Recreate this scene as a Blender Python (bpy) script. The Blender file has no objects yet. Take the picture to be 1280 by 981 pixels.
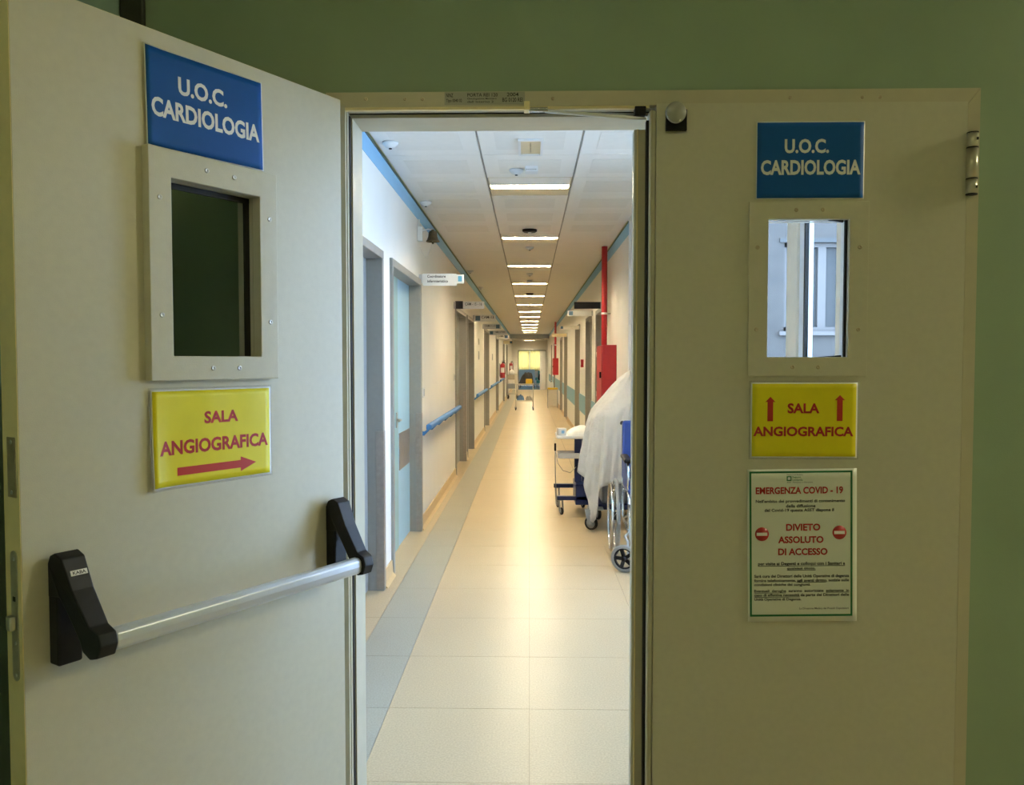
import bpy, bmesh, math, random
from mathutils import Matrix, Vector
random.seed(7)
S = bpy.context.scene
COL = S.collection
PI = math.pi

# ------------------------------------------------------------------ camera
cam_d = bpy.data.cameras.new('camera'); cam = bpy.data.objects.new('camera', cam_d); COL.objects.link(cam)
cam_d.sensor_fit = 'HORIZONTAL'; cam_d.sensor_width = 36.0; cam_d.lens = 36.0 * 1000 / 1280
cam_d.clip_start = 0.02; cam_d.clip_end = 300
cam.location = (0, 0, 1.5)
cam.rotation_euler = (PI / 2 - math.atan(38.5 / 1000), 0, math.atan(22 / 1000))
S.camera = cam

# ------------------------------------------------------------------ world and exposure
W = bpy.data.worlds.new('overcast_sky'); S.world = W; W.use_nodes = True
wn = W.node_tree.nodes; wl = W.node_tree.links
bgn = wn['Background']; bgn.inputs[0].default_value = (0.46, 0.66, 1.0, 1); bgn.inputs[1].default_value = 14.0
S.view_settings.view_transform = 'Standard'; S.view_settings.look = 'None'
S.view_settings.gamma = 1.0; S.view_settings.use_curve_mapping = False
S.view_settings.exposure = 0.0

LAMP_WARM = (1.0, 0.83, 0.54)
LAMP_STRENGTH = 370.0          # corridor tubes
NEAR_LAMP = 31.0               # old warm tube in the hall behind the camera

NEAR_LAMP2 = 230.0  # added out-of-view lamp that brightens the open leaf from the right
# ------------------------------------------------------------------ materials
MATS = {}
def mat(name, col, rough=0.5, metal=0.0, noise=0.0, nscale=20.0, bump=0.0, bscale=200.0, emit=None, estr=0.0,
        trans=0.0, ior=1.45, alpha=1.0, coat=0.0, spec=0.5, stretch=None):
    if name in MATS: return MATS[name]
    m = bpy.data.materials.new(name); m.use_nodes = True; MATS[name] = m
    nt = m.node_tree; n = nt.nodes; l = nt.links; b = n['Principled BSDF']
    c = (col[0], col[1], col[2], 1)
    b.inputs['Base Color'].default_value = c
    b.inputs['Roughness'].default_value = rough; b.inputs['Metallic'].default_value = metal
    b.inputs['IOR'].default_value = ior
    b.inputs['Specular IOR Level'].default_value = spec
    b.inputs['Coat Weight'].default_value = coat
    if trans: b.inputs['Transmission Weight'].default_value = trans
    if alpha < 1: b.inputs['Alpha'].default_value = alpha
    if emit:
        b.inputs['Emission Color'].default_value = (*emit, 1); b.inputs['Emission Strength'].default_value = estr
    if noise or bump:
        tc = n.new('ShaderNodeTexCoord'); mp = n.new('ShaderNodeMapping'); l.new(tc.outputs['Object'], mp.inputs[0])
        if stretch: mp.inputs['Scale'].default_value = stretch
    if noise:
        t = n.new('ShaderNodeTexNoise'); t.inputs['Scale'].default_value = nscale; t.inputs['Detail'].default_value = 4
        l.new(mp.outputs[0], t.inputs['Vector'])
        r = n.new('ShaderNodeMapRange'); r.inputs['From Min'].default_value = .25; r.inputs['From Max'].default_value = .75
        r.inputs['To Min'].default_value = 1 - noise; r.inputs['To Max'].default_value = 1 + noise
        l.new(t.outputs[0], r.inputs[0])
        mx = n.new('ShaderNodeMix'); mx.data_type = 'RGBA'; mx.blend_type = 'MULTIPLY'; mx.inputs[0].default_value = 1
        mx.inputs[6].default_value = c; l.new(r.outputs[0], mx.inputs[7]); l.new(mx.outputs[2], b.inputs['Base Color'])
    if bump:
        t2 = n.new('ShaderNodeTexNoise'); t2.inputs['Scale'].default_value = bscale; l.new(mp.outputs[0], t2.inputs['Vector'])
        bp = n.new('ShaderNodeBump'); bp.inputs['Strength'].default_value = bump; bp.inputs['Distance'].default_value = .002
        l.new(t2.outputs[0], bp.inputs['Height']); l.new(bp.outputs[0], b.inputs['Normal'])
    return m

M = dict(
    green=mat('green_wall_paint', (.30, .40, .27), .55, noise=.05, nscale=6, bump=.15, bscale=300),
    teal=mat('pale_green_side_wall', (.34, .48, .38), .6, noise=.05, nscale=6),
    dark=mat('dark_post_paint', (.03, .03, .02), .5, noise=.1),
    door=mat('cream_door_laminate', (.60, .575, .45), .42, noise=.03, nscale=60, bump=.12, bscale=500, stretch=(1, 1, .25)),
    dooredge=mat('door_edge_warm_lit', (.84, .72, .40), .4, noise=.04, nscale=40),  # warm lamplight on the edge put into this lighter, yellower colour
    frame=mat('frame_paint', (.55, .51, .37), .38, noise=.03, nscale=30),
    seal=mat('black_rubber_seal', (.012, .012, .012), .6, noise=.1),
    hinge=mat('hinge_metal', (.55, .52, .42), .3, .6, noise=.08, nscale=60),
    steel=mat('brushed_steel', (.55, .55, .52), .35, .9, noise=.08, nscale=80),
    zinc=mat('aged_zinc_plate', (.50, .42, .30), .4, .7, noise=.2, nscale=40),
    chrome=mat('chrome', (.75, .75, .75), .15, 1.0, noise=.02),
    alu=mat('anodised_bar', (.66, .70, .76), .32, .35, noise=.02, nscale=30),
    blackpl=mat('black_plastic', (.010, .010, .013), .45, spec=.3, noise=.2, nscale=60, bump=.1, bscale=700),
    paper=mat('white_paper', (.80, .81, .80), .35, noise=.01, nscale=30),
    blue=mat('blue_print', (.004, .085, .33), .55, noise=.03, nscale=40, spec=.25),
    yellow=mat('yellow_print', (.78, .68, .005), .45, noise=.03, nscale=30),
    red=mat('red_print', (.50, .035, .02), .4, noise=.03),
    redtext=mat('dark_red_print', (.42, .02, .02), .4, noise=.03),
    ink=mat('black_ink', (.015, .015, .015), .5, noise=.05),
    greenink=mat('green_ink', (.01, .16, .05), .5, noise=.05),
    film=mat('laminating_film', (.75, .77, .76), .3, noise=.01, alpha=.10),
    glass=mat('pane_glass', (1, 1, 1), .0, trans=1.0, ior=1.02),
    cwall=mat('corridor_wall_white', (.90, .88, .82), .45, noise=.02, nscale=3, bump=.08, bscale=120),
    cblue=mat('corridor_blue_band', (.24, .50, .74), .5, noise=.03, nscale=10),
    bump_blue=mat('bumper_blue_vinyl', (.16, .38, .50), .4, noise=.03, nscale=20),
    skirt=mat('cove_skirting', (.64, .47, .25), .35, noise=.05, nscale=20),
    ceil=mat('ceiling_white', (.90, .87, .80), .5, noise=.01),
    ceilgap=mat('ceiling_joint', (.36, .34, .30), .6, noise=.05),
    edge=mat('lit_ceiling_edge', (.62, .60, .26), .5, noise=.05),  # yellow light on the ceiling edge put into the strip's colour
    gapgreen=mat('gap_shade_dark', (.06, .10, .08), .5, noise=.05),  # dark colour standing in for the shade in the ceiling gap
    lampmetal=mat('lamp_reflector', (.78, .70, .50), .3, .3, noise=.03),
    tube=mat('lamp_tube', (1, .95, .8), .5, noise=.01, emit=LAMP_WARM, estr=LAMP_STRENGTH),
    neartube=mat('hall_lamp_tube', (1, .9, .7), .5, noise=.01, emit=(1.0, .87, .46), estr=NEAR_LAMP),
    neartube2=mat('added_hall_lamp_tube', (1, .95, .8), .5, noise=.01, emit=(1.0, .93, .62), estr=NEAR_LAMP2),
    white=mat('white_plastic', (.80, .80, .78), .4, noise=.01),
    beigepl=mat('beige_plastic', (.70, .58, .36), .4, noise=.03),
    greyframe=mat('grey_door_frame', (.30, .29, .26), .4, noise=.04, nscale=30),
    greyleaf=mat('grey_door_leaf', (.31, .31, .30), .4, noise=.04, nscale=30),
    guard=mat('corner_guard_steel', (.36, .32, .28), .35, .5, noise=.1, nscale=30),
    lblue=mat('light_blue_leaf', (.42, .66, .80), .35, noise=.03, nscale=20),
    tealleaf=mat('teal_leaf', (.30, .50, .50), .35, noise=.03, nscale=20),
    beigeleaf=mat('beige_leaf', (.70, .62, .36), .4, noise=.04, nscale=20),
    rail=mat('blue_handrail', (.05, .20, .52), .55, noise=.04, nscale=20),
    grt=mat('grey_sign_plate', (.48, .49, .52), .4, noise=.03),
    bronze=mat('aged_bronze', (.10, .075, .04), .45, .6, noise=.25, nscale=60),
    firered=mat('fire_red_paint', (.40, .018, .025), .45, noise=.06, nscale=20),
    navy=mat('navy_steel', (.01, .02, .09), .35, noise=.08, nscale=30),
    wcblue=mat('blue_vinyl', (.035, .075, .30), .4, noise=.08, nscale=30),
    rubber=mat('grey_rubber', (.30, .30, .29), .6, noise=.08, nscale=60),
    blackrub=mat('black_rubber', (.02, .02, .02), .6, noise=.1),
    greyfork=mat('grey_fork', (.32, .34, .36), .4, noise=.05),
    linen=mat('white_linen', (.80, .80, .78), .8, noise=.03, nscale=40, bump=.3, bscale=150),
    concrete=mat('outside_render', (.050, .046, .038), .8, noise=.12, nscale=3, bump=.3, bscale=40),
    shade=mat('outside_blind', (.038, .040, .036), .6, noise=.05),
    ground=mat('outside_ground', (.25, .25, .23), .9, noise=.2, nscale=2),
    pvc=mat('white_window_pvc', (.82, .84, .86), .35, noise=.01), outpvc=mat('darkened_window_frame', (.088, .080, .068), .5, noise=.03),  # outer frames darkened in colour to offset the strong sky
    creampost=mat('cream_window_post', (.80, .75, .62), .4, noise=.03),
    bedblue=mat('light_blue_sheet', (.55, .72, .85), .8, noise=.05),
    chairteal=mat('teal_vinyl', (.06, .33, .33), .5, noise=.05),
    bluefloor=mat('blue_room_floor', (.25, .42, .55), .2, noise=.05),
    yellowpl=mat('yellow_plastic', (.72, .48, .03), .4, noise=.04),
    bluecloth=mat('blue_cloth', (.12, .22, .42), .8, noise=.1),
    trolley=mat('trolley_cream', (.70, .66, .56), .4, noise=.04),
)
def floor_mat(name, c1, rough, joints=False):
    m = mat(name, c1, rough)
    n = m.node_tree.nodes; l = m.node_tree.links; b = n['Principled BSDF']
    tc = n.new('ShaderNodeTexCoord')
    geo = n.new('ShaderNodeNewGeometry')
    t = n.new('ShaderNodeTexNoise'); t.inputs['Scale'].default_value = 130; t.inputs['Detail'].default_value = 3
    t2 = n.new('ShaderNodeTexNoise'); t2.inputs['Scale'].default_value = 1.7; t2.inputs['Detail'].default_value = 3
    for k in (t, t2): l.new(geo.outputs['Position'], k.inputs['Vector'])
    r = n.new('ShaderNodeMapRange'); r.inputs['From Min'].default_value = .3; r.inputs['From Max'].default_value = .7
    r.inputs['To Min'].default_value = .87; r.inputs['To Max'].default_value = 1.11; l.new(t.outputs[0], r.inputs[0])
    r2 = n.new('ShaderNodeMapRange'); r2.inputs['From Min'].default_value = .0; r2.inputs['From Max'].default_value = 1
    r2.inputs['To Min'].default_value = .94; r2.inputs['To Max'].default_value = 1.06; l.new(t2.outputs[0], r2.inputs[0])
    mu = n.new('ShaderNodeMath'); mu.operation = 'MULTIPLY'; l.new(r.outputs[0], mu.inputs[0]); l.new(r2.outputs[0], mu.inputs[1])
    mx = n.new('ShaderNodeMix'); mx.data_type = 'RGBA'; mx.blend_type = 'MULTIPLY'; mx.inputs[0].default_value = 1
    mx.inputs[6].default_value = (*c1, 1); l.new(mu.outputs[0], mx.inputs[7])
    out = mx.outputs[2]
    if joints:   # far away the joints are print-fine
        br = n.new('ShaderNodeTexBrick'); br.offset = 0; br.inputs['Scale'].default_value = 1
        br.inputs['Brick Width'].default_value = .61; br.inputs['Row Height'].default_value = .61
        br.inputs['Mortar Size'].default_value = .004; br.inputs['Color1'].default_value = (1, 1, 1, 1); br.inputs['Color2'].default_value = (.95, .95, .95, 1)
        br.inputs['Mortar'].default_value = (.55, .5, .42, 1)
        mp = n.new('ShaderNodeMapping'); mp.inputs['Location'].default_value = (0, -2.184 % .61, 0)
        l.new(geo.outputs['Position'], mp.inputs[0]); l.new(mp.outputs[0], br.inputs[0])
        m2 = n.new('ShaderNodeMix'); m2.data_type = 'RGBA'; m2.blend_type = 'MULTIPLY'; m2.inputs[0].default_value = 1
        l.new(out, m2.inputs[6]); l.new(br.outputs[0], m2.inputs[7]); out = m2.outputs[2]
    l.new(out, b.inputs['Base Color']); b.inputs['Specular IOR Level'].default_value = .16
    return m
M['floor'] = floor_mat('floor_vinyl_beige', (.50, .395, .245), .30)
M['floorfar'] = floor_mat('floor_vinyl_far', (.51, .40, .245), .30, True)
M['floorgrey'] = floor_mat('floor_vinyl_grey_band', (.36, .34, .265), .30)
M['floorbase'] = mat('floor_joint', (.34, .26, .15), .6, noise=.1)

def sheet_mat():
    m = bpy.data.materials.new('thin_cover_sheet'); m.use_nodes = True; nt = m.node_tree; n = nt.nodes; l = nt.links
    b = n['Principled BSDF']; b.inputs['Base Color'].default_value = (.82, .80, .76, 1); b.inputs['Roughness'].default_value = .7
    tr = n.new('ShaderNodeBsdfTranslucent'); tr.inputs[0].default_value = (.8, .78, .74, 1)
    mx = n.new('ShaderNodeMixShader'); mx.inputs[0].default_value = .3
    t = n.new('ShaderNodeTexNoise'); t.inputs['Scale'].default_value = 9; t.inputs['Detail'].default_value = 5
    bp = n.new('ShaderNodeBump'); bp.inputs['Strength'].default_value = .8; bp.inputs['Distance'].default_value = .05
    l.new(t.outputs[0], bp.inputs['Height']); l.new(bp.outputs[0], b.inputs['Normal'])
    l.new(b.outputs[0], mx.inputs[1]); l.new(tr.outputs[0], mx.inputs[2]); l.new(mx.outputs[0], n['Material Output'].inputs[0])
    return m
M['sheet'] = sheet_mat()
def curtain_mat():
    m = bpy.data.materials.new('yellow_curtain'); m.use_nodes = True; nt = m.node_tree; n = nt.nodes; l = nt.links
    b = n['Principled BSDF']; b.inputs['Base Color'].default_value = (.75, .60, .30, 1); b.inputs['Roughness'].default_value = .8
    tr = n.new('ShaderNodeBsdfTranslucent'); tr.inputs[0].default_value = (.66, .52, .25, 1)
    mx = n.new('ShaderNodeMixShader'); mx.inputs[0].default_value = .75
    t = n.new('ShaderNodeTexNoise'); t.inputs['Scale'].default_value = 5
    bp = n.new('ShaderNodeBump'); bp.inputs['Strength'].default_value = .2; l.new(t.outputs[0], bp.inputs['Height']); l.new(bp.outputs[0], b.inputs['Normal'])
    l.new(b.outputs[0], mx.inputs[1]); l.new(tr.outputs[0], mx.inputs[2]); l.new(mx.outputs[0], n['Material Output'].inputs[0])
    return m
M['curtain'] = curtain_mat()

# ------------------------------------------------------------------ mesh helpers
class MB:
    def __init__(s): s.bm = bmesh.new()
    def box(s, x0, x1, y0, y1, z0, z1, mtx=None, bev=0):
        if x0 > x1: x0, x1 = x1, x0
        if y0 > y1: y0, y1 = y1, y0
        if z0 > z1: z0, z1 = z1, z0
        v = [s.bm.verts.new(p) for p in ((x0,y0,z0),(x1,y0,z0),(x1,y1,z0),(x0,y1,z0),(x0,y0,z1),(x1,y0,z1),(x1,y1,z1),(x0,y1,z1))]
        fs = [s.bm.faces.new([v[i] for i in q]) for q in ((3,2,1,0),(4,5,6,7),(0,1,5,4),(1,2,6,5),(2,3,7,6),(3,0,4,7))]
        if bev:
            es = list({e for fc in fs for e in fc.edges})
            r = bmesh.ops.bevel(s.bm, geom=es, offset=bev, segments=2, affect='EDGES', profile=.6)
            v = list({w for fc in r['faces'] for w in fc.verts} | {w for w in v if w.is_valid})
        if mtx is not None: bmesh.ops.transform(s.bm, matrix=mtx, verts=[w for w in v if w.is_valid])
        return s
    def tube(s, pts, r, seg=10, cap=True, closed=False):
        pts = [Vector(p) for p in pts]; n = len(pts); rings = []
        rs = r if isinstance(r, (list, tuple)) else [r] * n
        prev = None
        for i, p in enumerate(pts):
            if closed: t = (pts[(i + 1) % n] - pts[i - 1]).normalized()
            else: t = (pts[min(i + 1, n - 1)] - pts[max(i - 1, 0)]).normalized()
            if prev is None:
                a = Vector((0, 0, 1)) if abs(t.z) < .9 else Vector((1, 0, 0))
                u = t.cross(a).normalized()
            else: u = (prev - t * prev.dot(t)).normalized()
            prev = u; w = t.cross(u)
            rings.append([s.bm.verts.new(p + (u * math.cos(2*PI*k/seg) + w * math.sin(2*PI*k/seg)) * rs[i]) for k in range(seg)])
        m = n if closed else n - 1
        for i in range(m):
            a, b = rings[i], rings[(i + 1) % n]
            for k in range(seg):
                f = s.bm.faces.new((a[k], a[(k+1)%seg], b[(k+1)%seg], b[k])); f.smooth = True
        if cap and not closed:
            s.bm.faces.new(rings[0][::-1]); s.bm.faces.new(rings[-1])
        return s
    def cyl(s, a, b, r, seg=16): return s.tube([a, b], r, seg)
    def lathe(s, prof, seg=20, origin=(0, 0, 0), mtx=None):
        vs = []; rings = []
        for r, z in prof:
            ring = [s.bm.verts.new((origin[0] + r*math.cos(2*PI*k/seg), origin[1] + r*math.sin(2*PI*k/seg), origin[2] + z)) for k in range(seg)]
            rings.append(ring); vs += ring
        for a, b in zip(rings, rings[1:]):
            for k in range(seg):
                f = s.bm.faces.new((a[k], a[(k+1)%seg], b[(k+1)%seg], b[k])); f.smooth = True
        ringy = prof[0] == prof[-1]
        if prof[0][0] > 1e-6 and not ringy: s.bm.faces.new(rings[0][::-1])
        if prof[-1][0] > 1e-6 and not ringy: s.bm.faces.new(rings[-1])
        if mtx is not None: bmesh.ops.transform(s.bm, matrix=mtx, verts=vs)
        return s
    def prism(s, poly, z0, z1, mtx=None):
        a = [s.bm.verts.new((x, y, z0)) for x, y in poly]; b = [s.bm.verts.new((x, y, z1)) for x, y in poly]
        n = len(poly); s.bm.faces.new(a[::-1]); s.bm.faces.new(b)
        for i in range(n): s.bm.faces.new((a[i], a[(i+1)%n], b[(i+1)%n], b[i]))
        if mtx is not None: bmesh.ops.transform(s.bm, matrix=mtx, verts=a + b)
        return s
    def grid(s, fn, nu, nv, smooth=True, wrap=False):
        g = [[s.bm.verts.new(fn(i, j)) for j in range(nv)] for i in range(nu)]
        for i in range(nu if wrap else nu - 1):
            for j in range(nv - 1):
                f = s.bm.faces.new((g[i][j], g[(i+1)%nu][j], g[(i+1)%nu][j+1], g[i][j+1])); f.smooth = smooth
        return s
    def build(s, name, m, parent=None, recalc=True, bevel=0):
        if recalc: bmesh.ops.recalc_face_normals(s.bm, faces=s.bm.faces)
        me = bpy.data.meshes.new(name); s.bm.to_mesh(me); s.bm.free()
        o = bpy.data.objects.new(name, me); COL.objects.link(o)
        if isinstance(m, str): m = M[m]
        me.materials.append(m)
        if parent is not None: o.parent = parent
        if bevel:
            b = o.modifiers.new('bevel', 'BEVEL'); b.width = bevel; b.segments = 2; b.limit_method = 'ANGLE'
        return o
def bx(name, m, parent, *a, bevel=0): return MB().box(*a).build(name, m, parent, bevel=bevel)
def tag(o, label=None, cat=None, group=None, kind=None):
    if label: o['label'] = label
    if cat: o['category'] = cat
    if group: o['group'] = group
    if kind: o['kind'] = kind
    return o
def empty(name, loc=(0, 0, 0), rz=0, label=None, cat=None, group=None, kind=None, mtx=None):
    o = bpy.data.objects.new(name, None); COL.objects.link(o); o.empty_display_size = .1
    if mtx is not None: o.matrix_world = mtx
    else: o.location = loc; o.rotation_euler = (0, 0, rz)
    return tag(o, label, cat, group, kind)
def share(src, parent, loc, name=None):
    c = src.copy(); COL.objects.link(c); c.parent = parent; c.location = loc
    return c
def copy_tree(o, parent=None):
    c = o.copy(); COL.objects.link(c); c.parent = parent
    for ch in list(o.children): copy_tree(ch, c)
    return c
def lettering(text, m, parent, x0, x1, y0, y1, z=.0008, bold=.012, warp=None, name='lettering', keep=False, align='L', slant=0):
    cu = bpy.data.curves.new('t', 'FONT'); cu.body = text; cu.size = 1; cu.offset = bold; cu.resolution_u = 3; cu.fill_mode = 'FRONT'
    t = bpy.data.objects.new('t', cu); COL.objects.link(t)
    bpy.context.view_layer.update()
    me = bpy.data.meshes.new_from_object(t.evaluated_get(bpy.context.evaluated_depsgraph_get()))
    bpy.data.objects.remove(t); bpy.data.curves.remove(cu)
    xs = [v.co.x for v in me.vertices]; ys = [v.co.y for v in me.vertices]
    ax, bx_, ay, by = min(xs), max(xs), min(ys), max(ys)
    sx = (x1 - x0) / (bx_ - ax); sy = (y1 - y0) / (by - ay)
    for v in me.vertices:
        X = x0 + (v.co.x - ax) * sx; Y = y0 + (v.co.y - ay) * sy
        v.co = (X, Y, z + (warp(X, Y) if warp else 0))
    o = bpy.data.objects.new(name, me); COL.objects.link(o); o.parent = parent; me.materials.append(M[m] if isinstance(m, str) else m)
    return o

# ================================================================== STRUCTURE
XL, XR, ZC = -.97, .96, 2.86          # corridor walls and ceiling
YF = 1.945                            # front face of the door frame
WF0, WF1 = 1.958, 2.085               # front wall
XLOB = 1.45                           # window wall of the lobby
YCOR = 7.82                           # where the lobby ends and the corridor's right wall begins
YEND = 39.5; YDOOR = 43.0; YFAR = 50.0
OX0, OX1, OZ = -.452, 1.045, 2.10     # masonry opening of the double door (frame inside it)

# floor with loose tiles
fl = MB(); fl.box(-1.2, 6.1, -2.6, WF0, -.12, -.006); fl.box(-1.2, 2.0, WF0, 44, -.12, -.006); fl = fl.build('floor', 'floorbase')
tag(fl, 'beige vinyl tile floor with a grey band running along the left wall', 'floor', kind='structure')
cols = [(XL - .12, -.873, 'floor'), (-.873, -.61, 'floorgrey'), (-.61, 0, 'floor'), (0, .61, 'floor'), (.61, 1.22, 'floor'), (1.22, XLOB, 'floor')]
tm = {}
g_ = .0011
for (a, b, mm) in cols:
    for r in range(-1, 13):
        y0 = 2.184 + .61 * r; y1 = y0 + .61
        if a >= .6 and y0 > YCOR: continue
        k = (round(b - a, 3), mm)
        if k not in tm:
            o = MB().box(g_, b - a - g_, g_, .61 - g_, -.006, 0).build('tile', mm, fl); tm[k] = o
        else: o = share(tm[k], fl, (0, 0, 0))
        o.location = (a, y0, 0)
YT = 2.184 + .61 * 13
bx('floor_sheet', 'floorfar', fl, -.61, .61, YT, YDOOR, -.006, 0)
bx('floor_sheet', 'floorfar', fl, XL - .12, -.873, YT, YDOOR, -.006, 0)
bx('floor_sheet', 'floorgrey', fl, -.872, -.611, YT, YDOOR, -.006, 0)
bx('floor_sheet', 'floorfar', fl, .611, XR, YCOR + .3, YDOOR, -.006, 0)
bx('floor_sheet', 'floor', fl, -1.0, 6.0, -2.5, 1.574, -.006, 0)
bx('floor_sheet', 'bluefloor', fl, -2.0, 2.0, YDOOR, YFAR, -.008, -.001)

# front wall (green on the hall side) around the double door
fw = MB()
fw.box(-1.1, OX0, WF0, WF1, 0, 2.95); fw.box(OX1, 6.1, WF0, WF1, 0, 2.95); fw.box(OX0, OX1, WF0, WF1, OZ + .02, 2.95)
tag(fw.build('wall_front', 'green'), 'dull green painted wall around the double door', 'wall', kind='structure')
bk = MB(); bk.box(-1.1, OX0, WF1, WF1 + .02, 0, 2.95); bk.box(OX1, 2.2, WF1, WF1 + .02, 0, 2.95); bk.box(OX0, OX1, WF1, WF1 + .02, OZ + .02, 2.95)
tag(bk.build('wall_back_lining', 'cwall'), 'white corridor side of the door wall', 'wall', kind='structure')
# hall around the camera
tag(bx('wall_left', 'teal', None, -1.1, -.99, -2.6, WF0, 0, 2.95), 'pale green side wall behind the open door leaf', 'wall', kind='structure')
tag(bx('wall_right', 'green', None, 6.0, 6.1, -2.6, WF0, 0, 2.95), 'green side wall of the hall', 'wall', kind='structure')
tag(bx('wall_behind', 'green', None, -1.1, 6.1, -2.7, -2.6, 0, 2.95), 'green wall at the back of the hall', 'wall', kind='structure')
tag(bx('ceiling_hall', 'ceil', None, -1.1, 6.1, -2.7, WF0, 2.95, 3.0), 'plain hall ceiling', 'ceiling', kind='structure')
tag(bx('trim_1', 'dark', None, -.988, -.932, WF0 - .02, WF0 - .001, 0, 2.949, bevel=.003), 'dark vertical post in the corner behind the open door', 'post', kind='structure')

# doors in the corridor walls ------------------------------------------------
DL = [(3.72, 5.22, 'greyleaf'), (5.55, 7.05, 'lblue'), (10.4, 12.05, 'greyleaf'), (12.32, 13.75, 'greyleaf'), (17.0, 18.85, 'greyleaf'), (23.0, 24.6, 'greyleaf'), (29.0, 30.5, 'greyleaf'), (33.2, 34.6, 'greyleaf')]
DR = [(10.3, 11.5, 'greyleaf'), (12.4, 13.55, 'greyleaf'), (15.35, 16.65, 'beigeleaf'), (20.4, 21.9, 'beigeleaf'), (23.4, 24.9, 'beigeleaf'), (30, 31.4, 'greyleaf'), (34, 35.4, 'greyleaf')]
DH = 2.22
def wall_with_doors(name, xa, xb, y0, y1, doors, m, label):
    w = MB(); y = y0
    for (a, b, _) in doors:
        w.box(xa, xb, y, a + .03, 0, ZC + .05); w.box(xa, xb, a + .03, b - .03, DH - .03, ZC + .05); y = b - .03
    w.box(xa, xb, y, y1, 0, ZC + .05)
    return tag(w.build(name, m), label, 'wall', kind='structure')
wl_ = wall_with_doors('wall_corridor_left', XL - .16, XL, WF1 + .02, YDOOR, DL, 'cwall', 'long white left wall of the corridor with door openings')
wr_ = wall_with_doors('wall_corridor_right', XR, XR + .16, YCOR, YDOOR, DR, 'cwall', 'long white right wall of the corridor beyond the lobby')
bx('blue_band', 'cblue', wl_, XL, XL + .003, WF1 + .02, YEND, ZC - .13, ZC)
bx('blue_band', 'cblue', wr_, XR - .003, XR, YCOR, YEND, ZC - .13, ZC)
# bumper band on the right wall, between door frames
y = YCOR
for (a, b, _) in DR + [(YEND, YEND, 0)]:
    bx('bumper_band', 'bump_blue', wr_, XR - .012, XR, y + .01, a - .01, .58, .90); y = b
# skirtings
def skirting(name, x, sgn, y0, y1, doors, label):
    w = MB(); y = y0
    for (a, b, _) in doors + [(y1, y1, 0)]:
        if a - y > .05:
            poly = [(0, 0), (.035, 0), (.014, .025), (.008, .11), (0, .11)]
            mtx = Matrix(((sgn, 0, 0, x), (0, 0, 1, 0), (0, 1, 0, 0.0005), (0, 0, 0, 1)))
            w.prism(poly, y + .005, a - .005, mtx)
        y = b
    return tag(w.build(name, 'skirt'), label, 'baseboard', kind='structure')
skirting('baseboard_left', XL, 1, WF1 + .03, YDOOR, DL, 'beige coved skirting along the left corridor wall')
skirting('baseboard_right', XR, -1, YCOR + .01, YDOOR, DR, 'yellowish coved skirting along the right corridor wall')

def corridor_door(num, side, a, b, leafm, label):
    x = XL if side < 0 else XR; s = -side       # s points into the corridor
    root = empty('door_%d' % num, (x, (a + b) / 2, 0), 0, label, 'door', kind='structure')
    h = (b - a) / 2
    for q in (-1, 1):
        w = MB()
        w.box(s * .02, -s * .125, q * h, q * (h - .055), 0, DH - .055)
        w.build('jamb', 'greyframe', root, bevel=.004)
    bx('head', 'greyframe', root, s * .02, -s * .125, -h, h, DH - .055, DH, bevel=.004)
    fm = leafm
    iw = h - .057
    if num == 4:       # two leaves, the near one teal with a lock, the far one light blue with a plate
        l1 = bx('leaf', 'tealleaf', root, -s * .08, -s * .12, -iw, .06, .008, DH - .058)
        lk = MB(); lk.box(-s * .080, -s * .074, -.05, .0, .98, 1.10); lk.cyl((-s * .074, -.025, 1.04), (-s * .045, -.025, 1.04), .009, 10)
        lk.cyl((-s * .045, -.02, 1.04), (-s * .045, -.13, 1.04), .009, 10)
        lk.build('handle', 'steel', l1)
        l2 = bx('leaf', 'lblue', root, -s * .085, -s * .12, .065, iw, .008, DH - .058)
        bx('kick_plate', 'guard', l2, -s * .081, -s * .086, .12, iw - .02, .62, .92)
    else:
        l1 = bx('leaf', fm, root, -s * .085, -s * .12, -iw, iw, .008, DH - .058)
        lk = MB(); lk.box(-s * .086, -s * .080, -iw + .05, -iw + .1, .98, 1.12); lk.cyl((-s * .08, -iw + .075, 1.05), (-s * .05, -iw + .075, 1.05), .009, 8)
        lk.cyl((-s * .05, -iw + .07, 1.05), (-s * .05, -iw + .19, 1.05), .009, 8); lk.build('handle', 'steel', l1)
    if num in (3, 4, 5):
        g = MB(); g.box(s * .0225, -s * .03, h + .001, h - .058, .01, 1.05); g.build('corner_guard', 'guard', root, bevel=.003)
    return root
n = 3
dl_lab = ['grey framed side door closest on the left wall', 'light blue and teal double leaf door in a grey frame', 'grey framed door just past the first blue handrail', 'grey framed door beside the fourth projecting sign side, second past the handrail',
          'grey framed door past the second blue handrail', 'grey framed door by the fire extinguisher on the left', 'grey far left door beyond the fire extinguisher', 'farthest grey door on the left wall']
dl_lab[3] = 'second grey framed door past the first blue handrail'
for (a, b, mm), lb in zip(DL, dl_lab): corridor_door(n, -1, a, b, mm, lb); n += 1
dr_lab = ['grey door just past the red riser pipe on the right wall', 'second grey door past the red riser pipe', 'door with brownish jamb in the middle of the right wall', 'first beige door on the right wall', 'second beige door on the right wall, nearer the far hose cabinet', 'grey door past the far hose cabinet on the right', 'farthest grey door on the right wall']
for (a, b, mm), lb in zip(DR, dr_lab): corridor_door(n, 1, a, b, mm, lb); n += 1

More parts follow.
